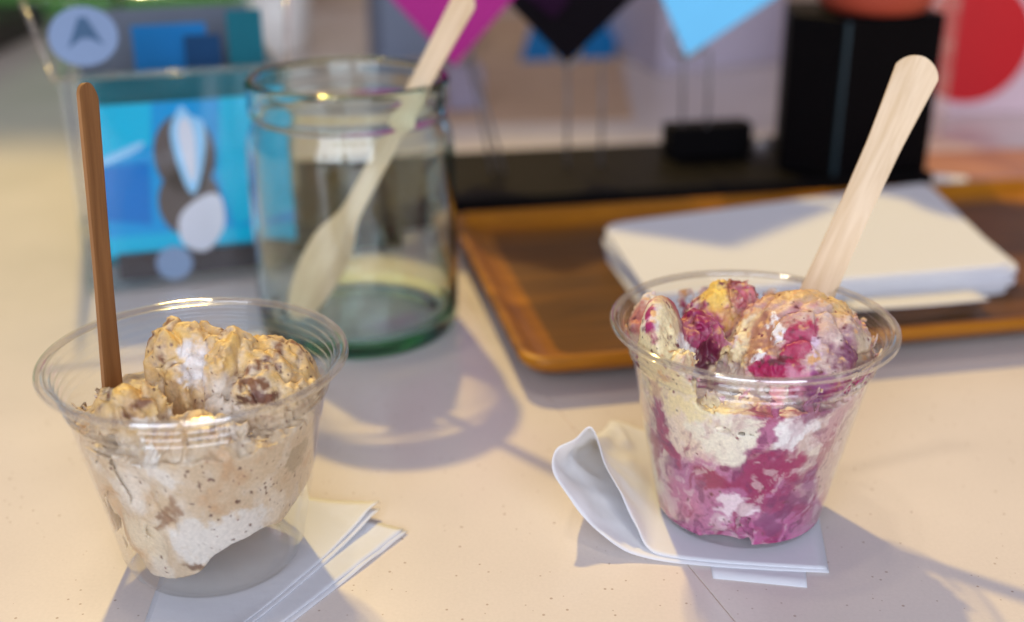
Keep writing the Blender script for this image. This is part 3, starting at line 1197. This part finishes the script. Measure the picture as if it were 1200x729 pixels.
ss.levels = 1
ss.render_levels = 1
jb.cycles.is_caustics_caster = True


# ------------------------------------------------------------------ paper napkins under the cups
def sheet_object(name, sheets, mat, thick=0.00025):
    V, F = [], []
    for rows in sheets:
        off = len(V)
        nr, nc = len(rows), len(rows[0])
        for r_ in rows:
            V += [tuple(p) for p in r_]
        for i in range(nr - 1):
            for j in range(nc - 1):
                a = off + i * nc + j
                F.append((a, a + 1, a + nc + 1, a + nc))
    o = mesh_obj(name, V, F, mat, None, True)
    so = o.modifiers.new("ply", 'SOLIDIFY')
    so.thickness = thick
    so.offset = 0
    return o


def catmull(pts, n):
    P = [Vector(p) for p in pts]
    P = [P[0] * 2 - P[1]] + P + [P[-1] * 2 - P[-2]]
    segs = len(P) - 3
    out = []
    for k in range(n):
        u = k / (n - 1) * segs
        i = min(int(u), segs - 1)
        t = u - i
        p0, p1, p2, p3 = P[i:i + 4]
        out.append(0.5 * ((2 * p1) + (p2 - p0) * t + (2 * p0 - 5 * p1 + 4 * p2 - p3) * t * t + (3 * p1 - p0 - 3 * p2 + p3) * t ** 3))
    return out


def wrinkle(p, a, s=45):
    """soft waves with a few sharp creases"""
    q = Vector((p[0] * s, p[1] * s, 3.1))
    r_ = 0.5 - 2.2 * min(0.35, abs(mnoise.noise(q * 0.8 + Vector((5, 2, 0)))))
    return a * (mnoise.noise(q) * 0.7 + r_ * 0.8 + mnoise.noise(q * 2.7) * 0.25)


# right napkin: folded sheet whose left end stands up as an open loop
front = catmull([(0.0985, 0.3125, 0.0005), (0.080, 0.3140, 0.0005), (0.060, 0.3162, 0.0006), (0.046, 0.3185, 0.0010), (0.0355, 0.3210, 0.0030),
                 (0.0265, 0.3245, 0.0080), (0.0185, 0.3300, 0.0150), (0.0128, 0.3360, 0.0215), (0.0136, 0.3400, 0.0270), (0.0195, 0.3438, 0.0300),
                 (0.0250, 0.3470, 0.0330), (0.0290, 0.3410, 0.0235), (0.0340, 0.3345, 0.0150), (0.0390, 0.3280, 0.0075), (0.0430, 0.3230, 0.0028),
                 (0.0480, 0.3205, 0.0014), (0.062, 0.3178, 0.0010), (0.080, 0.3156, 0.0009), (0.0980, 0.3138, 0.0009)], 96)
back = catmull([(0.1090, 0.3880, 0.0004), (0.092, 0.392, 0.0004), (0.074, 0.396, 0.0004), (0.062, 0.3985, 0.0005), (0.053, 0.400, 0.0008),
                (0.047, 0.4015, 0.0014), (0.0425, 0.4025, 0.0024), (0.0385, 0.4035, 0.0036), (0.0365, 0.404, 0.0046), (0.0365, 0.404, 0.0056),
                (0.0385, 0.4035, 0.0062), (0.042, 0.4028, 0.0056), (0.0465, 0.4018, 0.0044), (0.051, 0.401, 0.0030), (0.055, 0.400, 0.0018),
                (0.062, 0.398, 0.0012), (0.076, 0.3955, 0.0009), (0.094, 0.3915, 0.0008), (0.1085, 0.3885, 0.0008)], 96)
rows = []
for i in range(40):
    v_ = i / 39
    row = []
    for j in range(96):
        a, b = front[j], back[j]
        p = a.lerp(b, v_)
        k = min(1, max(0, (p.z - 0.002) / 0.006))
        # the loop keeps its height near the front and falls off behind the cup
        p.z = a.z * (1 - v_) ** 1.6 + b.z * (1 - (1 - v_) ** 1.6)
        p = p + Vector((wrinkle(p, 0.0022), wrinkle(p + Vector((1, 0, 0)), 0.0020), wrinkle(p, 0.0020, 75))) * k
        row.append(p)
    rows.append(row)
low = []
for i in range(16):
    v_ = i / 15
    a0, a1 = Vector((0.0900, 0.3052, 0.0002)), Vector((0.0620, 0.3100, 0.0002))
    b0, b1 = Vector((0.1030, 0.375, 0.0002)), Vector((0.066, 0.385, 0.0002))
    low.append([a0.lerp(a1, j / 23).lerp(b0.lerp(b1, j / 23), v_) for j in range(24)])
npR = sheet_object("paper_napkin", [rows, low], M['napkin'])
tag(npR, "white paper napkin with one end curled up, beneath the berry ice cream cup", "napkin", "paper napkins under the cups")

# left napkin: flat, folded in several plies, the corner opening a little
def ply(c, z, lift, n=40, m=40, seed=0):
    """c: four corners right, back, left, front"""
    rows = []
    A, B, C_, D = [Vector((p[0], p[1], 0)) for p in c]
    for i in range(n):
        v_ = i / (n - 1)
        row = []
        for j in range(m):
            u = j / (m - 1)
            p = A.lerp(B, u).lerp(D.lerp(C_, u), v_)
            e = math.exp(-u * 6.0)
            far = max(0.0, 1 - (p - Vector((CL.x, CL.y, 0))).length / 0.05)
            zz = z + lift * e * (0.65 + 0.35 * math.cos(v_ * 5 + seed)) * (1 - min(1, far * 3))
            zz += abs(wrinkle(p + Vector((seed, 0, 0)), 0.0004, 60)) * (2.2 if lift else 0.3) * (1 - min(1, far * 4))
            row.append(Vector((p.x, p.y, zz)))
        rows.append(row)
    return rows


plies = [
    ply([(-0.0342, 0.3354), (-0.113, 0.3705), (-0.105, 0.258), (-0.083, 0.2575)], 0.0003, 0.0002, seed=0.2),
    ply([(-0.0356, 0.3362), (-0.113, 0.3705), (-0.1045, 0.258), (-0.0845, 0.259)], 0.0006, 0.0005, seed=1.3),
    ply([(-0.0440, 0.3440), (-0.113, 0.3705), (-0.104, 0.259), (-0.0885, 0.2612)], 0.0009, 0.0030, seed=0.4),
    ply([(-0.0446, 0.3470), (-0.112, 0.3695), (-0.1035, 0.260), (-0.0890, 0.2640)], 0.0012, 0.0042, seed=0.4),
]
npL = sheet_object("paper_napkin", plies, M['napkin'])
tag(npL, "white paper napkin folded flat beneath the beige ice cream cup", "napkin", "paper napkins under the cups")

# ------------------------------------------------------------------ wooden tray
TR = R(11.5)
ex, ey = Vector((math.cos(TR), math.sin(TR), 0)), Vector((-math.sin(TR), math.cos(TR), 0))
T0 = Vector((0.0045, 0.4340, 0))           # front left corner of the rim
TW, TD = 0.36, 0.202


def rrect(w, d, r, n=8):
    pts = []
    for cx, cy, a0 in ((w / 2 - r, -d / 2 + r, -90), (w / 2 - r, d / 2 - r, 0), (-w / 2 + r, d / 2 - r, 90), (-w / 2 + r, -d / 2 + r, 180)):
        for k in range(n + 1):
            a = R(a0 + 90 * k / n)
            pts.append((cx + r * math.cos(a), cy + r * math.sin(a)))
    return pts


tray = empty("wooden_tray", T0 + ex * TW / 2 + ey * TD / 2)
tray.rotation_euler.z = TR
tag(tray, "shallow brown lacquered wooden tray under the stack of napkins", "tray")


def ring_mesh(loops):
    V, F = [], []
    n = len(loops[0][0])
    for pts, z in loops:
        V += [(p[0], p[1], z) for p in pts]
    for i in range(len(loops) - 1):
        for k in range(n):
            k2 = (k + 1) % n
            F.append((i * n + k, i * n + k2, (i + 1) * n + k2, (i + 1) * n + k))
    return V, F, n


lp = []
for ins, z, r in ((0.016, 0.0058, 0.010), (0.010, 0.0060, 0.011), (0.0040, 0.0082, 0.012), (0.0010, 0.0122, 0.012), (0.0, 0.0145, 0.012), (0.0006, 0.0158, 0.012), (0.0020, 0.0164, 0.011),
                  (0.0046, 0.0160, 0.010), (0.0058, 0.0146, 0.010), (0.0075, 0.0126, 0.009), (0.0125, 0.0098, 0.009), (0.0165, 0.0090, 0.008), (0.0200, 0.0088, 0.007)):
    lp.append((rrect(TW - 2 * ins, TD - 2 * ins, r), z))
V, F, n = ring_mesh(lp)
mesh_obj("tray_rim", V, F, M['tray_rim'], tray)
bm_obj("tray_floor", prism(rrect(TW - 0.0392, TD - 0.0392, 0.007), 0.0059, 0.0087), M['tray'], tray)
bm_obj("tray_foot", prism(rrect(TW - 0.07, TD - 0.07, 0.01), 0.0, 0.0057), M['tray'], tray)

# stack of napkins on the tray
rng = random.Random(4)
NN = 8
BLc, BRc, FRc, FLc = (0.046, 0.590), (0.240, 0.668), (0.240, 0.530), (0.064, 0.492)
for k in range(NN):
    jx, jy = rng.uniform(-.0026, .0026), rng.uniform(-.0026, .0026)
    z0 = 0.0090 + k * 0.00175
    base_pts = [FLc, FRc, BRc, BLc]
    pts = []
    for i in range(4):
        a = Vector(base_pts[i]) + Vector((jx + rng.uniform(-.0022, .0022), jy + rng.uniform(-.0022, .0022)))
        pr_ = Vector(base_pts[i - 1])
        nx_ = Vector(base_pts[(i + 1) % 4])
        rad = 0.014 if i == 3 else 0.008
        d0, d1 = (pr_ - a).normalized(), (nx_ - a).normalized()
        for q in range(4):
            t = q / 3
            pts.append(tuple(a + d0 * rad * (1 - t) ** 2 + d1 * rad * t ** 2))
    bmn = prism(pts, z0, z0 + 0.00145)
    o = bm_obj("paper_napkin", bmn, M['napkin'])
    be = o.modifiers.new("soft", 'BEVEL')
    be.width = 0.0006
    be.segments = 2
    be.limit_method = 'ANGLE'
    lab = "topmost white paper napkin of the stack on the wooden tray" if k == NN - 1 else "white paper napkin inside the stack on the wooden tray"
    tag(o, lab, "napkin", "napkins stacked on the tray")
# a loose napkin edge hanging to the tray rim in front of the stack
le = sheet_object("paper_napkin", [[[Vector((0.150 + 0.065 * j / 19, 0.487 + 0.020 * i / 7 + 0.0125 * j / 19 + 0.004 * math.sin(j / 19 * 3.1) * -1, 0.0172 + 0.0012 * math.sin(j / 19 * 3.1) - 0.0035 * i / 7)) for j in range(20)] for i in range(8)]], M['napkin'])
tag(le, "loose white napkin edge lying on the tray rim below the stack", "napkin")

# ------------------------------------------------------------------ black stand with block, card clips
BR_ = R(11)
bx, by = Vector((math.cos(BR_), math.sin(BR_))), Vector((-math.sin(BR_), math.cos(BR_)))
stand = empty("black_stand", (0.10, 0.705, 0))
tag(stand, "long black base plate with a tall black block at its right end", "stand")


def P2(o, a, b):
    return (o[0] + bx.x * a + by.x * b, o[1] + bx.y * a + by.y * b)


so = (-0.060, 0.648)
def loc_pts(pts):
    return [(p[0] - 0.10, p[1] - 0.705) for p in pts]


bm_obj("base_plate", prism(loc_pts([P2(so, -0.075, 0), P2(so, -0.080, -0.030), P2(so, -0.003, -0.030), P2(so, 0.0, 0), P2(so, 0.325, 0), P2(so, 0.325, 0.105), P2(so, -0.075, 0.105)]), 0.0, 0.017, 0.0015), M['black_metal'], stand)
blk = bm_obj("block", prism(loc_pts([(0.1640, 0.716), (0.1925, 0.694), (0.2560, 0.716), (0.2500, 0.768), (0.172, 0.768)]), 0.0172, 0.1120, 0.002), M['black'], stand)
bm_obj("corner_highlight", prism(loc_pts([(0.1915, 0.6945), (0.1921, 0.6927), (0.1935, 0.6927), (0.1940, 0.6942)]), 0.020, 0.110), M['corner_sheen'], stand)  # added strip that imitates the highlight along the block's corner
# bar at the foot of the right clip
bm_obj("foot_bar", prism(loc_pts([(0.1000, 0.737), (0.1545, 0.750), (0.1505, 0.766), (0.0960, 0.755)]), 0.0172, 0.0385, 0.0015), M['black'], stand)
v, f = lathe([(0.0001, 0.0), (0.0052, 0.0), (0.0064, 0.002), (0.0052, 0.004), (0.0001, 0.004)], 24)
kn = mesh_obj("round_knob", v, f, M['wire'], stand, True, (0.0585, 0.036, 0.0268))
kn.rotation_euler = (R(90), 0, R(12))

# terracotta dish on the block
v, f = lathe([(0.0001, 0.0), (0.026, 0.0), (0.0305, 0.002), (0.034, 0.008), (0.038, 0.022), (0.042, 0.040), (0.0405, 0.0405), (0.036, 0.024), (0.031, 0.010), (0.025, 0.005), (0.0001, 0.0045)], 64)
dish = mesh_obj("terracotta_dish", v, f, M['terracotta'], None, True, (0.2160, 0.728, 0.1121))
tag(dish, "terracotta red dish standing on top of the black block", "dish")


def card_clip(foot, ring_c, ring_r, wires, card_mat, corner, c_left, c_right, label_h, label_c, size, cardname):
    t = empty("card_holder", (foot[0], foot[1], 0.0172))
    tag(t, label_h, "card holder", "wire card holders on the black stand")
    o = Vector((foot[0], foot[1], 0.0172))
    rc = Vector(ring_c)
    for wx in wires:
        a = Vector((wx[0], foot[1], 0.0172))
        b = Vector((wx[1], rc.y, rc.z - ring_r * 0.6))
        m_ = (a + b) / 2 + Vector((0.0006, 0.0, 0))
        v, f = tube([a - o, m_ - o, b - o], 0.0010, 8)
        mesh_obj("wire", v, f, M['wire'], t)
    ring = [rc - o + Vector((ring_r * math.cos(2 * math.pi * k / 28), 0, ring_r * math.sin(2 * math.pi * k / 28))) for k in range(28)]
    v, f = tube(ring, 0.0013, 8, True)
    mesh_obj("ring_clip", v, f, M['wire'], t)
    cn, l, r_ = Vector(corner), Vector(c_left), Vector(c_right)
    l, r_ = cn + (l - cn) * size, cn + (r_ - cn) * size
    top = l + r_ - cn
    cd = bm_obj(cardname, slab([cn, r_, top, l], 0.0008), card_mat)
    tag(cd, label_c, "card", "cards held by the wire clips")
    return t, cd


Yc = 0.722
card_clip((-0.0200, Yc - .012), (-0.0335, Yc + .004, 0.0905), 0.0095, [(-0.0120, -0.0270), (-0.0050, -0.0250)], M['magenta'], (-0.0345, Yc, 0.0800), (-0.0850, Yc + .004, 0.1330), (0.0130, Yc + .004, 0.1330),
          "thin grey wire clip standing behind the jar, holding the magenta card", "magenta card held corner down behind the jar", 1.6, "magenta_card")
_, bc = card_clip((0.0440, Yc + .002), (0.0335, Yc + .006, 0.0880), 0.0085, [(0.0340, 0.0335), (0.0550, 0.0545)], M['black_card'], (0.0332, Yc + .002, 0.0810), (-0.0180, Yc + .006, 0.1320), (0.0830, Yc + .006, 0.1300),
                  "thin grey wire clip standing in the middle of the stand, holding the black card", "black card with a dim purple print held corner down", 1.9, "black_card")
pp = bm_obj("purple_print", slab([(0.0060, Yc + .0006, 0.1220), (0.0250, Yc - .0001, 0.1080), (0.0340, Yc + .0004, 0.1180), (0.0200, Yc + .0014, 0.1400)], 0.0003), M['purple'], bc)
card_clip((0.1180, Yc + .026), (0.1062, Yc + .010, 0.0930), 0.0100, [(0.1080, 0.1040), (0.1240, 0.1200)], M['sky_card'], (0.1055, Yc + .004, 0.0850), (0.0820, Yc + .010, 0.1340), (0.1640, Yc + .010, 0.1235),
          "grey wire clip on a black bar, holding the light blue card", "light blue card held corner down left of the black block", 1.0, "light_blue_card")

# small white folded card at the back of the tray
sc_ = bm_obj("white_tag", slab([(0.262, 0.712, 0.0010), (0.283, 0.706, 0.0010), (0.284, 0.722, 0.0110), (0.264, 0.728, 0.0110)], 0.0012), M['ceramic'])
tag(sc_, "small white folded tag behind the corner of the napkin stack", "tag")
bpk = bm_obj("wooden_board", prism([(0.262, 0.738), (0.70, 0.780), (0.70, 0.868), (0.278, 0.800)], 0.0, 0.006, 0.001), M['board_pink'])
tag(bpk, "low pinkish brown board lying right of the black stand", "board")

# ------------------------------------------------------------------ acrylic leaflet box
A_R = R(17.5)
ax_, ay_ = Vector((math.cos(A_R), math.sin(A_R), 0)), Vector((-math.sin(A_R), math.cos(A_R), 0))
AO = Vector((-0.2085, 0.5465, 0))
AW, AD, AH = 0.104, 0.135, 0.1060
box = empty("acrylic_box", AO)
tag(box, "clear acrylic leaflet box with a flared top panel and round stickers", "box")


def AP(a, b, z):
    v = ax_ * a + ay_ * b
    return Vector((v.x, v.y, z))


tk = 0.0026
bm_obj("front_panel", slab([AP(0, 0, 0.003), AP(AW, 0, 0.003), AP(AW, 0, AH), AP(0, 0, AH)], tk, 0.0003), M['acrylic'], box)
bm_obj("side_panel", slab([AP(0, AD, 0.003), AP(0, tk, 0.003), AP(0, tk, AH), AP(0, AD, AH)], tk, 0.0003), M['acrylic'], box)
bm_obj("side_panel", slab([AP(AW, tk, 0.003), AP(AW, AD, 0.003), AP(AW, AD, AH), AP(AW, tk, AH)], tk, 0.0003), M['acrylic'], box)
bm_obj("back_panel", slab([AP(AW - tk, AD, 0.003), AP(tk, AD, 0.003), AP(tk, AD, AH + 0.02), AP(AW - tk, AD, AH + 0.02)], tk, 0.0003), M['acrylic'], box)
bm_obj("bottom_panel", slab([AP(0, 0, 0.0028), AP(AW, 0, 0.0028), AP(AW, AD, 0.0028), AP(0, AD, 0.0028)], tk), M['acrylic'], box)
HB = AH + 0.001
bm_obj("top_panel", slab([AP(-0.001, 0.001, HB), AP(AW + 0.001, 0.001, HB), AP(AW + 0.006, 0.026, HB + 0.032), AP(-0.012, 0.026, HB + 0.032)], 0.003, 0.0004), M['acrylic'], box)
# bright polished edges of the top panel
for a, b in (((-0.001, 0.001, HB), (AW + 0.001, 0.001, HB)), ((-0.001, 0.001, HB), (-0.012, 0.026, HB + 0.032)), ((AW + 0.001, 0.001, HB), (AW + 0.006, 0.026, HB + 0.032))):
    v, f = tube([AP(*a), AP(*b)], 0.0016, 8)
    mesh_obj("panel_edge", v, f, M['acrylic_haze'], box)


def disc_on(a, b, z, r, tiltv, mat, name, parent, off):
    """round sticker on a plane through AP(a,b,z) spanned by ax_ and tiltv"""
    n = ax_.cross(tiltv).normalized()
    c = AP(a, b, z) + n * off
    bm = bmesh.new()
    vs_ = [bm.verts.new(c + ax_ * (r * math.cos(2 * math.pi * k / 48)) + tiltv * (r * math.sin(2 * math.pi * k / 48))) for k in range(48)]
    lo_ = [bm.verts.new(v.co - n * 0.0003) for v in vs_]
    bm.faces.new(vs_)
    bm.faces.new(lo_[::-1])
    for k in range(48):
        bm.faces.new((vs_[k], lo_[k], lo_[(k + 1) % 48], vs_[(k + 1) % 48]))
    return bm_obj(name, bm, mat, parent), c, n


tv = (AP(0, 0.026, HB + 0.032) - AP(0, 0.001, HB)).normalized()
tc_ = (0.0135, 0.0140, HB + 0.0165)
stk, c0, n0 = disc_on(tc_[0], tc_[1], tc_[2], 0.0155, tv, M['sticker'], "round_sticker", box, 0.0006)
n0 = n0 if n0.y < 0 else -n0


def flat_poly(pts2, c, u, w, n, off, mat, name, parent, th=0.0003):
    bm = bmesh.new()
    a = [bm.verts.new(c + u * x + w * y + n * off) for x, y in pts2]
    b = [bm.verts.new(p.co - n * th) for p in a]
    bm.faces.new(a)
    bm.faces.new(b[::-1])
    k = len(a)
    for i in range(k):
        bm.faces.new((a[i], b[i], b[(i + 1) % k], a[(i + 1) % k]))
    return bm_obj(name, bm, mat, parent)


m_ = 0.0001
flat_poly([(-7 * m_ * 10, -60 * m_), (-0.0015, 0.0095), (0.0020, 0.0095), (0.0085, -0.0050), (0.0035, -0.0015), (-0.0010, -0.0010)], c0, ax_, tv, n0, 0.0005, M['sticker_mark'], "sticker_mark", stk)
zv = Vector((0, 0, 1))
stk2, c1, n1 = disc_on(0.0425, 0.0038, 0.0118, 0.0088, zv, M['sticker'], "round_sticker", box, 0.0006)

# leaflets standing in the box
def leaflet(a0, a1, b, z0, z1, mat, name, lean=0.0):
    return bm_obj(name, slab([AP(a0, b, z0) + AO, AP(a1, b, z0) + AO, AP(a1, b + lean, z1) + AO, AP(a0, b + lean, z1) + AO], 0.0009), mat)


post = leaflet(0.0125, 0.1000, 0.0045, 0.0180, 0.0925, M['p_blue'], "leaflet")
tag(post, "bright blue leaflet with a brown and white figure, at the front of the box", "leaflet", "leaflets in the acrylic box")
PO = AO + AP(0.056, 0.0045, 0.0545)
nf = -ay_


def pshape(pts, mat, name, off):
    if mat.name in ("poster_white", "poster_pale_blue"):       # rounded outlines
        n_ = len(pts)
        for _ in range(3):
            pts = [q for i in range(len(pts)) for q in (
                (pts[i][0] * .75 + pts[(i + 1) % len(pts)][0] * .25, pts[i][1] * .75 + pts[(i + 1) % len(pts)][1] * .25),
                (pts[i][0] * .25 + pts[(i + 1) % len(pts)][0] * .75, pts[i][1] * .25 + pts[(i + 1) % len(pts)][1] * .75))]
    return flat_poly([(x * 0.001, y * 0.001) for x, y in pts], PO, ax_, zv, nf, off, mat, name, post, 0.0002)


def ellp(cx, cy, rx, ry, n=28, a0=0, a1=360):
    return [(cx + rx * math.cos(R(a0 + (a1 - a0) * k / n)), cy + ry * math.sin(R(a0 + (a1 - a0) * k / n))) for k in range(n)]


pshape([(-44, 38), (-16, 38), (-18, 18), (-44, 12)], M['p_cyan'], "print", 0.0003)
pshape([(16, 38.5), (44, 38.5), (44, -20), (18, -26), (12, 0)], M['p_cyan'], "print", 0.0003)
pshape([(-44, 8), (-20, 10), (-22, -22), (-44, -18)], M['p_deep'], "print", 0.0003)
pshape([(-44, -27), (44, -27), (44, -37), (-44, -37)], M['p_cyan'], "print", 0.0003)
pshape([(-44, 8), (-24, 15), (-20, 20), (-26, 19), (-44, 12)], M['p_pale'], "print", 0.0005)
pshape(ellp(-3, 12, 14.5, 20), M['p_brown'], "print", 0.0006)
pshape(ellp(-3, -12, 15, 18), M['p_brown'], "print", 0.0006)
pshape([(-9, 25), (-5, 33), (-2, 37), (2, 30), (8, 29), (7, 12), (1, -8), (-3, -8), (-8, 12)], M['p_pale'], "print", 0.0009)
pshape([(-6, 26), (-1, 32), (3, 24), (2, 2), (-1, -4), (-4, 8)], M['p_white'], "print", 0.0012)
pshape([(-9, -16), (12, -5), (14, -24), (8, -34), (2, -39), (-6, -36), (-10, -30)], M['p_white'], "print", 0.0009)

tag(leaflet(0.008, 0.094, 0.030, 0.004, 0.1030, M['teal'], "leaflet"), "dark teal leaflet standing behind the blue one in the box", "leaflet", "leaflets in the acrylic box")
tag(leaflet(0.035, 0.072, 0.060, 0.004, 0.1200, M['blue'], "leaflet", 0.004), "blue leaflet sticking up in the middle of the box", "leaflet", "leaflets in the acrylic box")
tag(leaflet(0.060, 0.078, 0.044, 0.004, 0.1160, M['navy'], "leaflet", 0.006), "narrow navy leaflet sticking up in the box", "leaflet", "leaflets in the acrylic box")
tag(leaflet(0.082, 0.100, 0.050, 0.004, 0.1270, M['teal'], "leaflet", 0.004), "tall narrow teal leaflet at the right end of the box", "leaflet", "leaflets in the acrylic box")
tag(leaflet(0.006, 0.098, 0.100, 0.004, 0.1230, M['greydark'], "leaflet", 0.004), "slate grey leaflet standing at the back of the box", "leaflet", "leaflets in the acrylic box")
dk = bm_obj("dark_strip", slab([AP(0.016, 0.0042, 0.005), AP(0.098, 0.0042, 0.005), AP(0.098, 0.0042, 0.0190), AP(0.016, 0.0042, 0.0190)], 0.0009), M['darkbox'], box)

# ------------------------------------------------------------------ things far back on the counter
bxw = bm_obj("white_carton", prism([(0.136, 1.100), (0.262, 1.165), (0.225, 1.300), (0.098, 1.235)], 0.0, 0.24, 0.002), M['white_box'])
tag(bxw, "white carton standing behind the light blue card", "carton")
brd = bm_obj("wooden_board", prism([(-0.085, 0.90), (0.095, 0.92), (0.12, 1.46), (-0.12, 1.46)], 0.0, 0.0012), M['board'])
tag(brd, "pale tan board lying behind the black card", "board")
bl_ = bm_obj("blue_leaflet", slab([(0.008, 1.16, 0.0028), (0.100, 1.18, 0.0028), (0.112, 1.26, 0.030), (0.020, 1.24, 0.0240)], 0.002), M['blue'])
tag(bl_, "bright blue leaflet lying behind the black card", "leaflet")
gb = empty("greyblue_carton", (-0.09, 1.20, 0))
tag(gb, "grey blue carton standing behind the jar", "carton")
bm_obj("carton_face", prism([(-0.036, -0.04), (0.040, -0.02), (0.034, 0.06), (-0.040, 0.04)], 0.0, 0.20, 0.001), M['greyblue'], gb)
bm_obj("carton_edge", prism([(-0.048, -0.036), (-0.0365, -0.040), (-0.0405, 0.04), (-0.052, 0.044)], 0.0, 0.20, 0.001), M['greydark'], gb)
lv = bm_obj("lavender_carton", prism([(-0.050, 0.945), (-0.022, 0.955), (-0.030, 0.995), (-0.058, 0.985)], 0.0, 0.035, 0.003), M['lavender'])
tag(lv, "small lavender grey carton right behind the jar", "carton")
v, f = lathe([(0.0001, 0), (0.020, 0), (0.026, 0.004), (0.030, 0.03), (0.031, 0.07), (0.0295, 0.07), (0.028, 0.03), (0.024, 0.006), (0.0001, 0.005)], 48)
mg = mesh_obj("white_bowl", v, f, M['ceramic'], None, True, (-0.232, 1.22, 0))
tag(mg, "white ceramic cup standing between the leaflet box and the jar", "cup")
gc = bm_obj("green_cabinet", prism([(-1.40, 1.40), (-0.47, 1.44), (-0.47, 1.49), (-1.40, 1.49)], 0.0, 0.50, 0.004), M['green'])
tag(gc, "green cabinet rising at the far left end of the counter", "cabinet")
gr = bm_obj("green_crate", prism([(-0.46, 1.44), (-0.30, 1.45), (-0.30, 1.49), (-0.46, 1.49)], 0.0, 0.12, 0.004), M['green'])
tag(gr, "small green crate right of the green cabinet at the back", "crate")
db = bm_obj("dark_box", prism([(-0.80, 1.12), (-0.515, 1.16), (-0.52, 1.36), (-0.80, 1.36)], 0.0, 0.03, 0.003), M['darkbox'])
tag(db, "low dark box in front of the green cabinet", "box")

# carton with a red disc, and the frosted upright in front of it
rc_ = empty("white_sign_box", (0.40, 0.93, 0))
tag(rc_, "pinkish white box with a big red disc, right of the black block", "box")
bm_obj("box_body", prism([(-0.125, 0.0), (0.16, 0.03), (0.145, 0.13), (-0.14, 0.10)], 0.0, 0.20, 0.002), M['pink_white'], rc_)
un_ = Vector((0.285, 0.03, 0)).normalized()
nn = Vector((0.03, -0.285, 0)).normalized()
cc = Vector((-0.041, 0.0088, 0.0570))
bm = bmesh.new()
va = [bm.verts.new(cc + nn * 0.0012 + un_ * (0.0468 * math.cos(2 * math.pi * k / 64)) + Vector((0, 0, 0.0468 * math.sin(2 * math.pi * k / 64)))) for k in range(64)]
vb = [bm.verts.new(p.co - nn * 0.001) for p in va]
bm.faces.new(va)
bm.faces.new(vb[::-1])
for k in range(64):
    bm.faces.new((va[k], vb[k], vb[(k + 1) % 64], va[(k + 1) % 64]))
bm_obj("red_disc", bm, M['red'], rc_)
au = bm_obj("acrylic_upright", slab([(0.275, 0.835, 0.0062), (0.308, 0.838, 0.0062), (0.308, 0.838, 0.19), (0.275, 0.835, 0.19)], 0.003), M['acrylic_haze'])
tag(au, "hazy clear upright strip in front of the red disc", "stand")
